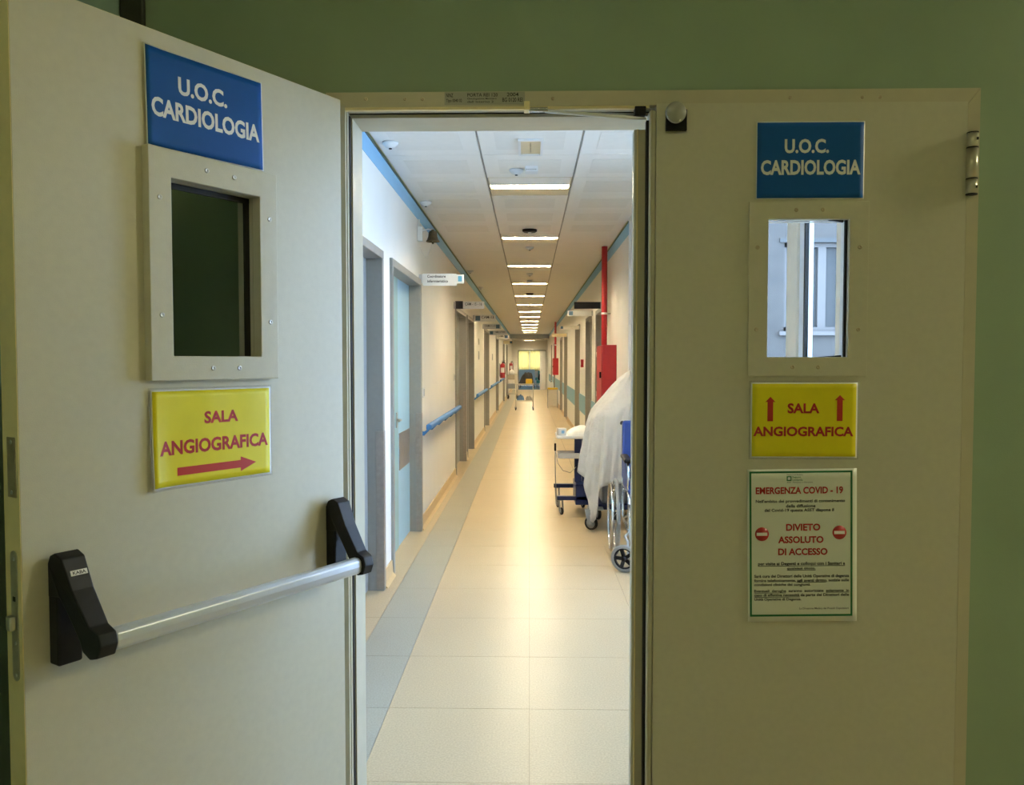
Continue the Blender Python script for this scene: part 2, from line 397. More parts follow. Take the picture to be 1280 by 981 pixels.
# ceiling with lay-in panels
cg = MB(); cg.box(XL - .16, XLOB + .1, WF1 + .02, YEND, ZC + .075, ZC + .13)
ce = cg.build('ceiling', 'ceilgap'); tag(ce, 'white panelled corridor ceiling with recessed lights', 'ceiling', kind='structure')
LY = [5.97 + 2.6 * k for k in range(13)]       # near edges of the ceiling lights
PX = [(-.955, -.325), (-.315, .315), (.325, .945)]
def panel_mesh(w, d):
    b = MB(); b.box(.002, w - .002, .002, d - .002, ZC, ZC + .02)
    return b
pm = {}
y = 2.07
rows = []
yy = 5.97 - .65 * 6
while yy < YEND - .1:
    rows.append((max(yy, WF1 + .021), min(yy + .65, YEND))); yy += .65
for (ya, yb) in rows:
    islight = any(abs(ya - L) < .1 for L in LY)
    for ci, (xa, xb) in enumerate(PX):
        if ci == 1 and islight: continue
        k = (ci, round(yb - ya, 3))
        if k not in pm: pm[k] = o = panel_mesh(xb - xa, yb - ya).build('panel', 'ceil', ce)
        else: o = share(pm[k], ce, (0, 0, 0))
        o.location = (xa, ya, 0)
# perforated fields of the nearest panels (a hair below the panel face)
for (ya, yb) in rows[3:10]:
    islight = any(abs(ya - L) < .1 for L in LY)
    for ci, (xa, xb) in enumerate(PX):
        if ci == 1 and islight: continue
        bx('perforated_field', mat('perforated_ceiling', (.85, .82, .75), .6, noise=.02), ce, xa + .1, xb - .1, ya + .13, yb - .13, ZC - .0012, ZC)
for xa, xb in ((-.325, -.315), (.315, .325)):
    bx('joint_profile', 'ceilgap', ce, xa, xb, WF1 + .021, YEND, ZC + .004, ZC + .02)
bx('lit_edge_strip', 'edge', ce, XL, XL + .012, WF1 + .021, YEND, ZC + .002, ZC + .012)
bx('lit_edge_strip', 'edge', ce, XR - .012, XR, YCOR, YEND, ZC + .002, ZC + .012)
bx('gap_shade_strip', 'gapgreen', ce, XL + .0035, XL + .007, WF1 + .021, YEND, ZC - .016, ZC + .002)
bx('gap_shade_strip', 'gapgreen', ce, XR - .007, XR - .0035, YCOR, YEND, ZC - .016, ZC + .002)
bx('panel', 'ceil', ce, XR - .01, XLOB, WF1 + .021, YCOR, ZC, ZC + .02)

# lobby to the right: window wall, return wall
lw = MB()
WY0, WY1, WZ0, WZ1 = 2.25, 5.6, .45, 2.72
lw.box(XLOB, XLOB + .12, WF1, WY0, 0, ZC + .1); lw.box(XLOB, XLOB + .12, WY1, YCOR + .1, 0, ZC + .1)
lw.box(XLOB, XLOB + .12, WY0, WY1, 0, WZ0); lw.box(XLOB, XLOB + .12, WY0, WY1, WZ1, ZC + .1)
tag(lw.build('wall_lobby_window', 'cwall'), 'white lobby wall holding the window', 'wall', kind='structure')
tag(bx('wall_lobby_return', 'cwall', None, XR + .161, XLOB, YCOR, YCOR + .1, 0, ZC + .1), 'white return wall behind the sheeted equipment', 'wall', kind='structure')
win = empty('window_1', (XLOB, 0, 0), 0, 'cream and white window seen through the right door glass', 'window', kind='structure')
for p in ((WY0, WY0 + .06), (2.95, 3.02), (3.64, 3.79), (4.34, 4.51), (WY1 - .06, WY1)):
    bx('post', 'creampost', win, -.02, .06, p[0], p[1], WZ0, WZ1, bevel=.004)
bx('rail_bar', 'creampost', win, -.02, .06, WY0, WY1, WZ0, WZ0 + .06); bx('rail_bar', 'creampost', win, -.02, .06, WY0, WY1, WZ1 - .06, WZ1)
bx('sill', 'white', win, -.12, .0, WY0 - .05, WY1 + .05, WZ0 - .03, WZ0)
for a, b in ((2.31, 2.95), (3.02, 3.64), (3.79, 4.34), (4.51, 5.54)):
    f = MB(); z0, z1 = WZ0 + .06, WZ1 - .06
    f.box(-.005, .045, a, a + .035, z0, z1); f.box(-.005, .045, b - .07, b, z0, z1); f.box(-.005, .045, a, b, z0, z0 + .04); f.box(-.005, .045, a, b, z1 - .04, z1)
    sf = f.build('sash', 'pvc', win)
    bx('gasket', 'seal', sf, -.006, .012, b - .092, b - .071, z0 + .04, z1 - .04)
    bx('pane', 'glass', sf, .016, .022, a + .035, b - .07, z0 + .04, z1 - .04)
pd = bpy.data.lights.new('window_portal', 'AREA'); pd.shape = 'RECTANGLE'; pd.size = WY1 - WY0; pd.size_y = WZ1 - WZ0; pd.cycles.is_portal = True
po = bpy.data.objects.new('window_portal', pd); COL.objects.link(po); po.location = (XLOB + .14, (WY0 + WY1) / 2, (WZ0 + WZ1) / 2); po.rotation_euler = (PI / 2, 0, PI / 2)

# outside: a wing of the hospital across the courtyard
bd = empty('hospital_wing', (6.5, 16, -3), 0, 'grey rendered building with white windows seen through the lobby window', 'building')
wz = MB()
wx = [(-1.47, -.27), (1.6, 2.8)]
z0, z1 = 5.1, 6.85
x = -4.0
for a, b in wx: wz.box(x, a, 0, .4, 0, 12); wz.box(a, b, 0, .4, 0, z0); wz.box(a, b, 0, .4, z1, 12); x = b
wz.box(x, 6, 0, .4, 0, 12); wz.build('wall', 'concrete', bd)
for a, b in wx:
    f = MB(); f.box(a, a + .08, .12, .2, z0, z1); f.box(b - .08, b, .12, .2, z0, z1); f.box(a, b, .12, .2, z0, z0 + .09); f.box(a, b, .12, .2, z1 - .08, z1); f.box((a + b) / 2 + .1, (a + b) / 2 + .26, .12, .2, z0 + .09, z1 - .08)
    w_ = f.build('window', 'outpvc', bd); bx('pane', 'shade', w_, a, b, .2, .22, z0, z1)
    bx('window_sill', 'outpvc', bd, a - .1, b + .1, -.08, .12, z0 - .08, z0)
    bx('lintel_band', 'shade', bd, a - .1, b + .1, -.03, .0, z1, z1 + .09)
tag(bx('ground_outside', 'ground', None, 2.2, 14, -4, 30, -3.2, -3.0), 'courtyard ground outside the window', 'ground', kind='structure')

# far end of the corridor
tag(bx('trim_2', mat('beam_grey', (.42, .44, .45), .5, noise=.03), None, XL, XR, YEND, YEND + .25, 2.64, ZC + .1), 'grey beam across the far end of the ceiling', 'beam', kind='structure')
tag(bx('ceiling_far', 'ceil', None, XL - .1, XR + .1, YEND + .25, YFAR, 2.66, 2.72), 'lower white ceiling beyond the beam', 'ceiling', kind='structure')
ew = MB(); ew.box(-2.1, -.62, YDOOR, YDOOR + .1, 0, 2.66); ew.box(.88, 2.1, YDOOR, YDOOR + .1, 0, 2.66); ew.box(-.62, .88, YDOOR, YDOOR + .1, 2.12, 2.66)
tag(ew.build('wall_end', 'cwall'), 'white end wall of the corridor around a double door', 'wall', kind='structure')
fr = MB(); fr.box(-2.1, -2.0, YDOOR + .1, YFAR, 0, 2.66); fr.box(2.0, 2.1, YDOOR + .1, YFAR, 0, 2.66)
tag(fr.build('wall_far_room', 'cwall'), 'white side walls of the far room', 'wall', kind='structure')
tag(bx('ceiling_far_room', 'ceil', None, -2.1, 2.1, YDOOR + .1, YFAR + .2, 2.72, 2.76), 'far room ceiling', 'ceiling', kind='structure')
fb = MB(); fb.box(-2.1, -.9, YFAR, YFAR + .1, 0, 2.7); fb.box(.9, 2.1, YFAR, YFAR + .1, 0, 2.7); fb.box(-.9, .9, YFAR, YFAR + .1, 0, .95); fb.box(-.9, .9, YFAR, YFAR + .1, 2.25, 2.7)
tag(fb.build('wall_far_window', 'cwall'), 'back wall of the far room around its window', 'wall', kind='structure')
w2 = empty('window_2', (0, YFAR, 0), 0, 'bright window behind yellow curtains at the far end', 'window', kind='structure')
for xx in (-.9, -.03, .84): bx('post', 'pvc', w2, xx, xx + .06, .02, .08, .95, 2.25)
bx('rail_bar', 'pvc', w2, -.9, .9, .02, .08, .95, 1.01); bx('rail_bar', 'pvc', w2, -.9, .9, .02, .08, 2.19, 2.25)
for a, b in ((-.84, -.03), (.03, .84)): bx('pane', 'glass', w2, a, b, .045, .05, 1.01, 2.19)
for k, (a, b) in enumerate(((-.88, -.02), (.02, .88))):
    c = MB(); c.grid(lambda i, j: (a + (b - a) * i / 40, YFAR - .08 + .02 * math.sin(i * 1.3), .93 + 1.34 * j / 4), 41, 5)
    o = c.build('curtain', 'curtain'); sd = o.modifiers.new('s', 'SOLIDIFY'); sd.thickness = .002
    tag(o, ('left' if k == 0 else 'right') + ' half of the yellow curtains on the far window', 'curtain', 'far window curtains')
pd2 = bpy.data.lights.new('far_window_portal', 'AREA'); pd2.shape = 'RECTANGLE'; pd2.size = 1.8; pd2.size_y = 1.3; pd2.cycles.is_portal = True
po2 = bpy.data.objects.new('far_window_portal', pd2); COL.objects.link(po2); po2.location = (0, YFAR + .15, 1.6); po2.rotation_euler = (-PI / 2, 0, 0)
ed = empty('door_30', (.88, YDOOR - .03, 0), 0, 'white door leaf standing at the far end of the corridor', 'door', kind='structure')
bx('leaf', 'white', ed, -.33, -.02, -.02, .02, .01, 2.1); h_ = MB(); h_.cyl((-.28, -.02, 1.05), (-.28, -.07, 1.05), .01, 8); h_.cyl((-.28, -.07, 1.05), (-.17, -.07, 1.05), .01, 8); h_.build('handle', 'steel', ed)
bx('jamb', 'greyframe', ed, -.02, .0, -.05, .13, 0, 2.12); bx('jamb', 'greyframe', ed, -1.5, -1.46, -.05, .13, 0, 2.12); bx('head', 'greyframe', ed, -1.5, 0, -.05, .13, 2.08, 2.12)

# ================================================================== MAIN DOUBLE DOOR
# steel frame
fr = empty('trim_3', ((OX0 + OX1) / 2, YF, 0), 0, 'cream steel frame around the double door', 'door frame', kind='structure')
ox = (OX0 + OX1) / 2
FX0, FX1, FZ = -.492 - ox, 1.068 - ox, 2.148
IX0, IX1, IZ = -.446 - ox, 1.040 - ox, 2.112
w = MB()   # face
d0, d1 = 0, WF0 - YF - .0005
w.prism([(FX0, 0), (IX0, 0), (IX0, IZ), (FX0, FZ)], 0, d1, Matrix(((1,0,0,0),(0,0,1,0),(0,1,0,0),(0,0,0,1)))).build('face_jamb', 'frame', fr)
MB().prism([(IX1, 0), (FX1, 0), (FX1, FZ), (IX1, IZ)], 0, d1, Matrix(((1,0,0,0),(0,0,1,0),(0,1,0,0),(0,0,0,1)))).build('face_jamb', 'frame', fr)
MB().prism([(FX0 + .0005, FZ), (IX0 + .0005, IZ + .0006), (IX1 - .0005, IZ + .0006), (FX1 - .0005, FZ)], 0, d1, Matrix(((1,0,0,0),(0,0,1,0),(0,1,0,0),(0,0,0,1)))).build('face_head', 'frame', fr)
SX = -.438 - ox; SZ = 2.100      # rebate stop
RB = .045
bx('stop_jamb', 'frame', fr, OX0 - ox + .001, SX, RB, .16, 0, SZ)
bx('stop_jamb', 'frame', fr, IX1 - .02, OX1 - ox - .001, RB + .02, .16, 0, SZ)
bx('stop_head', 'frame', fr, OX0 - ox + .001, OX1 - ox - .001, RB, .16, SZ, OZ + .018)
bx('rebate_liner', 'frame', fr, OX0 - ox + .0015, IX0 + .002, .014, RB, 0, IZ - .001)
bx('rebate_liner', 'frame', fr, OX0 - ox + .002, OX1 - ox - .002, .014, RB, IZ - .003, OZ + .018)
bx('seal', 'seal', fr, IX0 + .002, IX1 - .002, RB - .009, RB - .0005, SZ + .0085, IZ - .0035)
bx('seal', 'seal', fr, IX0 + .0025, IX0 + .0045, RB - .014, RB - .001, 0, IZ - .01)
bx('edge_lip', 'dooredge', fr, IX0, .286 - ox, .001, .012, IZ - .006, IZ + .0005)
for (u, z) in ((-.395, 2.132), (-.30, 2.131), (-.258, 2.131), (.055, 2.13), (.79, 2.128), (.832, 2.128), (.62, 2.128)):
    b = MB(); b.lathe([(.0045, 0), (.0045, .0012), (.002, .0018), (0, .0008)], 10, (0, 0, 0), Matrix.Translation((u - ox, 0, z)) @ Matrix.Rotation(PI / 2, 4, 'X'))
    b.build('screw', 'zinc', fr)
b = MB(); b.lathe([(.003, 0), (.003, .006), (.001, .012)], 8, (0, 0, 0), Matrix.Translation((-.405 - ox, RB, SZ + .012)) @ Matrix.Rotation(PI / 2, 4, 'X')); b.build('screw', 'seal', fr)

# approval plate on the frame head
ap = empty('rating_plate', mtx=Matrix.Translation((-.205, YF - .0004, 2.1165)) @ Matrix.Rotation(PI / 2, 4, 'X'), label='small grey approval plate riveted above the opening', cat='plate')
bx('plate', mat('grey_plate', (.40, .40, .33), .4, noise=.06), ap, 0, .193, 0, .030, 0, .0008)
for (t_, a, b, c, d) in (('NINZ', .004, .021, .018, .027), ('Tipo 0040 02', .004, .042, .004, .014),
                         ('PORTA REI 120', .055, .128, .019, .027), ('Omologazione Ministero', .055, .125, .011, .0165), ('dell Interno 2', .055, .118, .0045, .0095),
                         ('2004', .150, .178, .019, .028), ('BG 0120 REI', .139, .188, .006, .016)):
    lettering(t_, 'ink', ap, a, b, c, d, z=.0012, bold=.01)

# closing coordinator: spring and arm in the head rebate
co = empty('door_coordinator', (-.014, YF + .01, 2.107), 0, 'thin closing arm with a coil spring under the frame head', 'door closer')
MB().box(0, .014, -.022, .01, -.006, .014).build('bracket', 'dooredge', co, bevel=.001)
MB().tube([(.012 + .045 * i / 160, -.012 + .006 * math.cos(i * .9), -.004 + .006 * math.sin(i * .9)) for i in range(161)], .0011, 6).build('spring', 'chrome', co)
b = MB(); b.tube([(.05, -.012, -.007), (.18, -.012, -.018), (.292, -.012, -.027)], [.0045, .005, .0035], 8).build('arm', 'white', co)
MB().tube([(.06, -.0, -.004), (.29, .004, -.012)], .0022, 6).build('rod', 'greyfork', co)
MB().box(.265, .292, -.012, .014, -.018, .004).build('pivot_block', 'blackpl', co, bevel=.002)

def face_mtx(origin, xdir):
    x = Vector((xdir[0], xdir[1], 0)).normalized(); z_ = Vector((x.y, -x.x, 0)); y_ = Vector((0, 0, 1))
    m = Matrix.Identity(4)
    for i in range(3): m[i][0] = x[i]; m[i][1] = y_[i]; m[i][2] = z_[i]; m[i][3] = origin[i]
    return m
# leaf coordinates: x to the right in the picture, y up, z out of the visible face
def leaf_panel(root, x0, x1, y0, y1, hx0, hx1, hy0, hy1, t, m='door'):
    b = MB()
    b.box(x0, hx0, y0, y1, -t, 0); b.box(hx1, x1, y0, y1, -t, 0); b.box(hx0, hx1, y0, hy0, -t, 0); b.box(hx0, hx1, hy1, y1, -t, 0)
    return b.build('panel', m, root)
def screws(parent, pts, z, m='steel'):
    for (a, c) in pts:
        b = MB(); b.lathe([(.0050, 0), (.0050, .0010), (.0030, .0016), (.0022, .0006), (0, .0006)], 12, (a, c, z)); b.build('screw', m, parent)
def ring(parent, name, m, ax0, ax1, ay0, ay1, bx0, bx1, by0, by1, z0, z1, bevel=.0):
    b = MB()
    o = [(ax0, ay0), (ax1, ay0), (ax1, ay1), (ax0, ay1)]; i = [(bx0, by0), (bx1, by0), (bx1, by1), (bx0, by1)]
    vo0 = [b.bm.verts.new((*p, z0)) for p in o]; vo1 = [b.bm.verts.new((*p, z1)) for p in o]
    vi0 = [b.bm.verts.new((*p, z0)) for p in i]; vi1 = [b.bm.verts.new((*p, z1)) for p in i]
    for k in range(4):
        q = (k + 1) % 4
        for f in ((vo0[k], vo0[q], vo1[q], vo1[k]), (vi0[q], vi0[k], vi1[k], vi1[q]), (vo1[k], vo1[q], vi1[q], vi1[k]), (vi0[k], vi0[q], vo0[q], vo0[k])): b.bm.faces.new(f)
    return b.build(name, m, parent, bevel=bevel)

HG = Vector((-.446, 1.93, 0)); LD = Vector((.526, .850, 0)).normalized()
LT = .052
# ---------- left leaf, open towards the camera; x = -s (s = distance from the hinge line)
d1r = empty('door_1', mtx=face_mtx(HG, LD), label='open cream door leaf with a panic bar and dark glass', cat='door', kind='structure')
leaf_panel(d1r, -.748, -.0105, .008, 2.122, -.480, -.262, 1.508, 1.853, LT)
bx('lock_edge', 'dooredge', d1r, -.7495, -.748, .008, 2.122, -LT, -.001)
bx('top_edge', 'dooredge', d1r, -.748, -.0105, 2.122, 2.1225, -LT, 0)
wf = ring(d1r, 'window_frame', 'door', -.522, -.222, 1.464, 1.902, -.475, -.268, 1.511, 1.848, -.004, .020, bevel=.0015)
lin = ring(d1r, 'window_lining', 'door', -.4795, -.2625, 1.5085, 1.8525, -.475, -.268, 1.511, 1.848, -LT, -.0045)
bx('gasket', 'seal', d1r, -.280, -.2685, 1.512, 1.847, -.020, -.014)
bx('gasket', 'seal', d1r, -.475, -.268, 1.836, 1.847, -.020, -.014)
bx('glass_pane', 'glass', d1r, -.4745, -.2685, 1.5115, 1.8475, -.030, -.022)
screws(wf, [(-.397, 1.877), (-.332, 1.876), (-.500, 1.808), (-.499, 1.588), (-.243, 1.804), (-.243, 1.585), (-.388, 1.487), (-.325, 1.487)], .020)
# lock face on the free edge
edge = MB()
def edge_plate(name, m, y0, y1, zc, hw, rounded, th=.0015, parent=None):
    b = MB(); n_ = 10
    poly = []
    if rounded:
        for k in range(n_ + 1): a = PI * k / n_; poly.append((zc + hw * math.cos(a), y1 - hw + hw * math.sin(a)))
        for k in range(n_ + 1): a = PI + PI * k / n_; poly.append((zc + hw * math.cos(a), y0 + hw + hw * math.sin(a)))
    else: poly = [(zc - hw, y0), (zc + hw, y0), (zc + hw, y1), (zc - hw, y1)]
    b.prism(poly, 0, th, Matrix(((0, 0, -1, -.7496), (0, 1, 0, 0), (1, 0, 0, 0), (0, 0, 0, 1))))
    return b.build(name, m, parent or d1r)
lf = edge_plate('lock_faceplate', 'hinge', .965, 1.185, -.022, .0105, True)
MB().box(-.7625, -.7511, 1.052, 1.077, -.030, -.014).build('latch', 'steel', lf, bevel=.003)
MB().box(-.7518, -.7511, 1.10, 1.108, -.026, -.018).build('keyhole', 'seal', lf)
for yv in (.975, 1.03, 1.172):
    b = MB(); b.lathe([(.004, 0), (.003, .001), (0, .0005)], 10, (0, 0, 0), Matrix.Translation((-.7511, yv, -.022)) @ Matrix.Rotation(-PI / 2, 4, 'Y')); b.build('screw', 'steel', lf)
ep = edge_plate('strike_plate', 'zinc', 1.275, 1.375, -.022, .013, False)
for yv in (1.283, 1.367):
    b = MB(); b.lathe([(.004, 0), (.003, .001), (0, .0005)], 10, (0, 0, 0), Matrix.Translation((-.7511, yv, -.022)) @ Matrix.Rotation(-PI / 2, 4, 'Y')); b.build('screw', 'steel', ep)
# panic bar
BN, BZ = .100, 1.030
def oval(hw, hh, n_=16): return [(hw * math.cos(2*PI*k/n_), hh * math.sin(2*PI*k/n_)) for k in range(n_)]
bar = MB()
prof = [(-.010, -.0185), (.004, -.0185), (.011, -.012), (.013, 0), (.011, .012), (.004, .0185), (-.010, .0185), (-.0125, .012), (-.0125, -.012)]
bar.prism([(z_, y_) for z_, y_ in prof], -.652, -.066, Matrix(((0, 0, 1, 0), (0, 1, 0, BZ), (1, 0, 0, BN), (0, 0, 0, 1))))
pb = bar.build('panic_bar', 'alu', d1r, bevel=.002)
def side_poly(base_x, wd, shift, label_=False):
    # base housing: narrow tall block with domed top
    b = MB()
    b.box(base_x, base_x + wd, .985, 1.105, .0003, .030, bev=.004)
    b.build('base_housing', 'blackpl', pb, bevel=.002)
    # arm: polygon in (z, y) side view extruded across x
    poly = [(.0006, 1.100), (.0006, 1.158), (.008, 1.172), (.022, 1.178), (.040, 1.170), (.062, 1.118), (.098, 1.060), (.117, 1.050), (.122, 1.030), (.114, 1.010), (.098, 1.006), (.082, 1.018), (.076, 1.036), (.050, 1.080), (.034, 1.104)]
    w = wd
    bb = MB(); nn = len(poly)
    L = [bb.bm.verts.new((base_x + shift * max(0, (z_ - .03)) / .09, y_, z_)) for z_, y_ in poly]
    R_ = [bb.bm.verts.new((base_x + w + shift * max(0, (z_ - .03)) / .09 - (.010 * max(0, z_ - .03) / .09), y_, z_)) for z_, y_ in poly]
    bb.bm.faces.new(L[::-1]); bb.bm.faces.new(R_)
    for i in range(nn): bb.bm.faces.new((L[i], L[(i+1)%nn], R_[(i+1)%nn], R_[i]))
    o = bb.build('arm', 'blackpl', pb, bevel=.0025)
    return o
side_poly(-.708, .042, .020)
side_poly(-.070, .040, .004)
for zq in ((.055),):
    pass
# brand tag on the left arm, lying on its sloping outer face
tg = MB(); tgm = Matrix.Translation((-.682, 1.1445, .0512)) @ Matrix.Rotation(-math.radians(23), 4, 'X')
tg.box(-.014, .014, -.0045, .0045, .0, .0012, tgm); tgo = tg.build('name_tag', 'white', pb)
lt = lettering('KABA', 'ink', pb, -.011, .011, -.0028, .0028, z=.0016, bold=.02); lt.matrix_local = tgm; lt.name = 'tag_lettering'
# hinges of the open leaf (on the hall side)
for zc in (1.96, 1.05, .25):
    b = MB(); b.cyl((-.012, zc - .075, -LT - .010), (-.012, zc + .075, -LT - .010), .0095, 14); b.build('hinge_barrel', 'hinge', d1r)

# ---------- right leaf, closed
RX0, RX1, RZ = .287, 1.038, 2.116
d2r = empty('door_2', mtx=face_mtx(Vector((0, YF - .002, 0)), Vector((1, 0, 0))), label='closed cream door leaf with white framed glass and notices', cat='door', kind='structure')
leaf_panel(d2r, RX0 + .016, RX1, .008, RZ, .566, .767, 1.506, 1.843, .05)
bx('folded_stile', 'door', d2r, RX0, RX0 + .0155, .008, RZ - .014, -.050, -.004, bevel=.003)
bx('stile_bead', 'frame', d2r, RX0 + .004, RX0 + .007, .008, RZ - .014, -.004, -.001)
bx('edge_seal', 'seal', d2r, RX0 - .0065, RX0 - .0005, .008, RZ - .036, -.0295, -.012)
ag = bx('rebate_lip', 'frame', d2r, RX0 - .034, RX0 - .0005, .008, RZ - .052, -.062, -.030, bevel=.003)
bx('lip_bead', 'dooredge', d2r, RX0 - .027, RX0 - .024, .008, RZ - .052, -.030, -.027)
wf2 = ring(d2r, 'window_frame', 'door', .525, .809, 1.465, 1.882, .571, .763, 1.511, 1.840, -.004, .004, bevel=.001)
ring(d2r, 'window_lining', mat('white_lining', (.80, .80, .76), .4, noise=.02), .5665, .7665, 1.5065, 1.8425, .571, .763, 1.511, 1.840, -.05, -.0045)
bx('gasket', 'seal', d2r, .7575, .7628, 1.5115, 1.8395, -.016, -.008)
MB().prism([(.695, 1.5113), (.753, 1.5113), (.753, 1.5160)], -.016, -.009).build('gasket', 'seal', d2r)
MB().prism([(.718, 1.8397), (.753, 1.8397), (.753, 1.8345)], -.016, -.009).build('gasket', 'seal', d2r)
bx('glass_pane', 'glass', d2r, .5715, .7625, 1.5115, 1.8395, -.028, -.020)
screws(wf2, [(.636, 1.862), (.699, 1.862), (.545, 1.773), (.788, 1.773), (.544, 1.577), (.787, 1.577), (.632, 1.487), (.693, 1.487)], .004, 'zinc')
hb = MB(); hx = 1.046
hb.cyl((hx, 1.896, .008), (hx, 1.931, .008), .0125, 18); h0 = hb.build('hinge_barrel', 'hinge', d2r)
MB().cyl((hx, 1.933, .008), (hx, 2.004, .008), .0125, 18).build('hinge_barrel', 'hinge', d2r)
MB().cyl((hx, 2.006, .008), (hx, 2.040, .008), .0125, 18).build('hinge_barrel', 'hinge', d2r)
for zz in (1.896, 1.932, 2.005, 2.040): MB().cyl((hx, zz - .0012, .008), (hx, zz + .0012, .008), .0130, 18).build('hinge_washer', 'seal', d2r)
for zz in (1.912, 2.024): MB().box(hx + .003, hx + .007, zz - .003, zz + .003, .018, .0215).build('set_screw', 'seal', d2r)
# magnetic holder disc
hm = empty('door_holder', mtx=face_mtx(Vector((.3485, YF - .0025, 2.074)), Vector((1, 0, 0))), label='grey round holder disc on a black square plate, top corner of the closed leaf', cat='door holder')
bx('back_plate', 'blackpl', hm, -.025, .025, -.025, .025, 0, .012, bevel=.002)
MB().cyl((0, 0, .012), (-.004, .006, .030), .008, 12).build('stem', 'steel', hm)
b = MB(); b.lathe([(.0, -.004), (.022, -.004), (.0245, -.001), (.0245, .003), (.022, .0055), (0, .006)], 32, (0, 0, 0), Matrix.Translation((-.006, .010, .034)) @ Matrix.Rotation(math.radians(8), 4, 'Y') @ Matrix.Rotation(math.radians(6), 4, 'X'))
b.build('disc', mat('grey_disc', (.36, .37, .34), .35, .2, noise=.03), hm)

# ------------------------------------------------------------------ paper signs
def sheet(root, w, h, m, z, warp, name, inset=0, nx=24, ny=16, th=.0004):
    b = MB()
    def fn(i, j):
        x = inset + (w - 2 * inset) * i / (nx - 1); y_ = inset + (h - 2 * inset) * j / (ny - 1)
        return (x, y_, z + warp(x, y_))
    b.grid(fn, nx, ny)
    o = b.build(name, m, root, recalc=False)
    sd = o.modifiers.new('thickness', 'SOLIDIFY'); sd.thickness = th; sd.offset = 1
    return o
def arrow(root, pts, z, warp, m='red'):
    b = MB(); v = [b.bm.verts.new((x, y_, z + warp(x, y_))) for x, y_ in pts]; b.bm.faces.new(v); return b.build('arrow', m, root)
flat = lambda x, y_: 0.0
def quad_matrix_leaf(x0, y0): return face_mtx(HG, LD) @ Matrix.Translation((x0, y0, 0))
def blue_sign(mtx, w, h, warp, label, f1=(.262, .672, .59, .775), f2=(.045, .965, .31, .505)):
    r = empty('paper_sign', mtx=mtx, label=label, cat='sign', group='department name sheets')
    sheet(r, w, h, 'paper', .0008, warp, 'paper')
    sheet(r, w, h, 'blue', .0013, warp, 'blue_field', inset=.0022, th=.0002)
    lettering('U.O.C.', 'paper', r, w * f1[0], w * f1[1], h * f1[2], h * f1[3], .0018, .034, warp)
    lettering('CARDIOLOGIA', 'paper', r, w * f2[0], w * f2[1], h * f2[2], h * f2[3], .0018, .034, warp)
    return r
blue_sign(quad_matrix_leaf(-.514, 1.904) @ Matrix.Rotation(math.radians(1.0), 4, 'Z'), .273, .187, lambda x, y_: .004 * max(0, 1 - x / .06) ** 2,
          'blue cardiology department sheet on the open door leaf')
blue_sign(face_mtx(Vector((.540, YF - .0025, 1.888)), Vector((1, 0, 0))), .256, .183, flat, 'blue cardiology department sheet on the closed door leaf')
# yellow sheets
wy = lambda x, y_: .010 * max(0, 1 - x / .05) ** 2 * (1 - y_ / .25) + .0015 * (1 + math.sin(x * 60)) * max(0, y_ / .19 - .5)
def y_sheet(mtx, w, h, warp, label):
    r = empty('paper_sign', mtx=mtx, label=label, cat='sign', group='angiography room sheets')
    sheet(r, w + .008, h + .008, 'film', .0006, lambda x, y_: warp(x - .004, y_ - .004), 'laminate'); r.children[0].location = (-.004, -.004, 0)
    sheet(r, w, h, 'paper', .0012, warp, 'paper', th=.0002)
    sheet(r, w, h, 'yellow', .0016, warp, 'yellow_field', inset=.003, th=.0002)
    return r
w_, h_ = .285, .190
r = y_sheet(quad_matrix_leaf(-.516, 1.256), w_, h_, wy, 'yellow angiography sheet with a right pointing arrow')
lettering('SALA', 'redtext', r, .118, .200, h_ * .63, h_ * .76, .0022, .034, wy)
lettering('ANGIOGRAFICA', 'redtext', r, .018, .277, h_ * .33, h_ * .48, .0022, .034, wy)
A = lambda x, y_: (x, y_)
cyv = h_ * .155
arrow(r, [A(.056, cyv - .008), A(.205, cyv - .008), A(.205, cyv - .0155), A(.245, cyv), A(.205, cyv + .0155), A(.205, cyv + .008), A(.056, cyv + .008)], .0022, wy)
w_, h_ = .255, .182
r = y_sheet(face_mtx(Vector((.534, YF - .0025, 1.268)), Vector((1, 0, 0))), w_, h_, flat, 'yellow angiography sheet with two upward arrows')
lettering('SALA', 'redtext', r, w_ * .345, w_ * .645, h_ * .59, h_ * .725, .0022, .034)
lettering('ANGIOGRAFICA', 'redtext', r, w_ * .025, w_ * .965, h_ * .285, h_ * .415, .0022, .034)
for cxv, y0, y1 in ((.183 * w_, .485 * h_, .81 * h_), (.835 * w_, .49 * h_, .835 * h_)):
    arrow(r, [(cxv - .0068, y0), (cxv + .0068, y0), (cxv + .0068, y1 - .012), (cxv + .0125, y1 - .013), (cxv, y1), (cxv - .0125, y1 - .013), (cxv - .0068, y1 - .012)], .0022, flat)
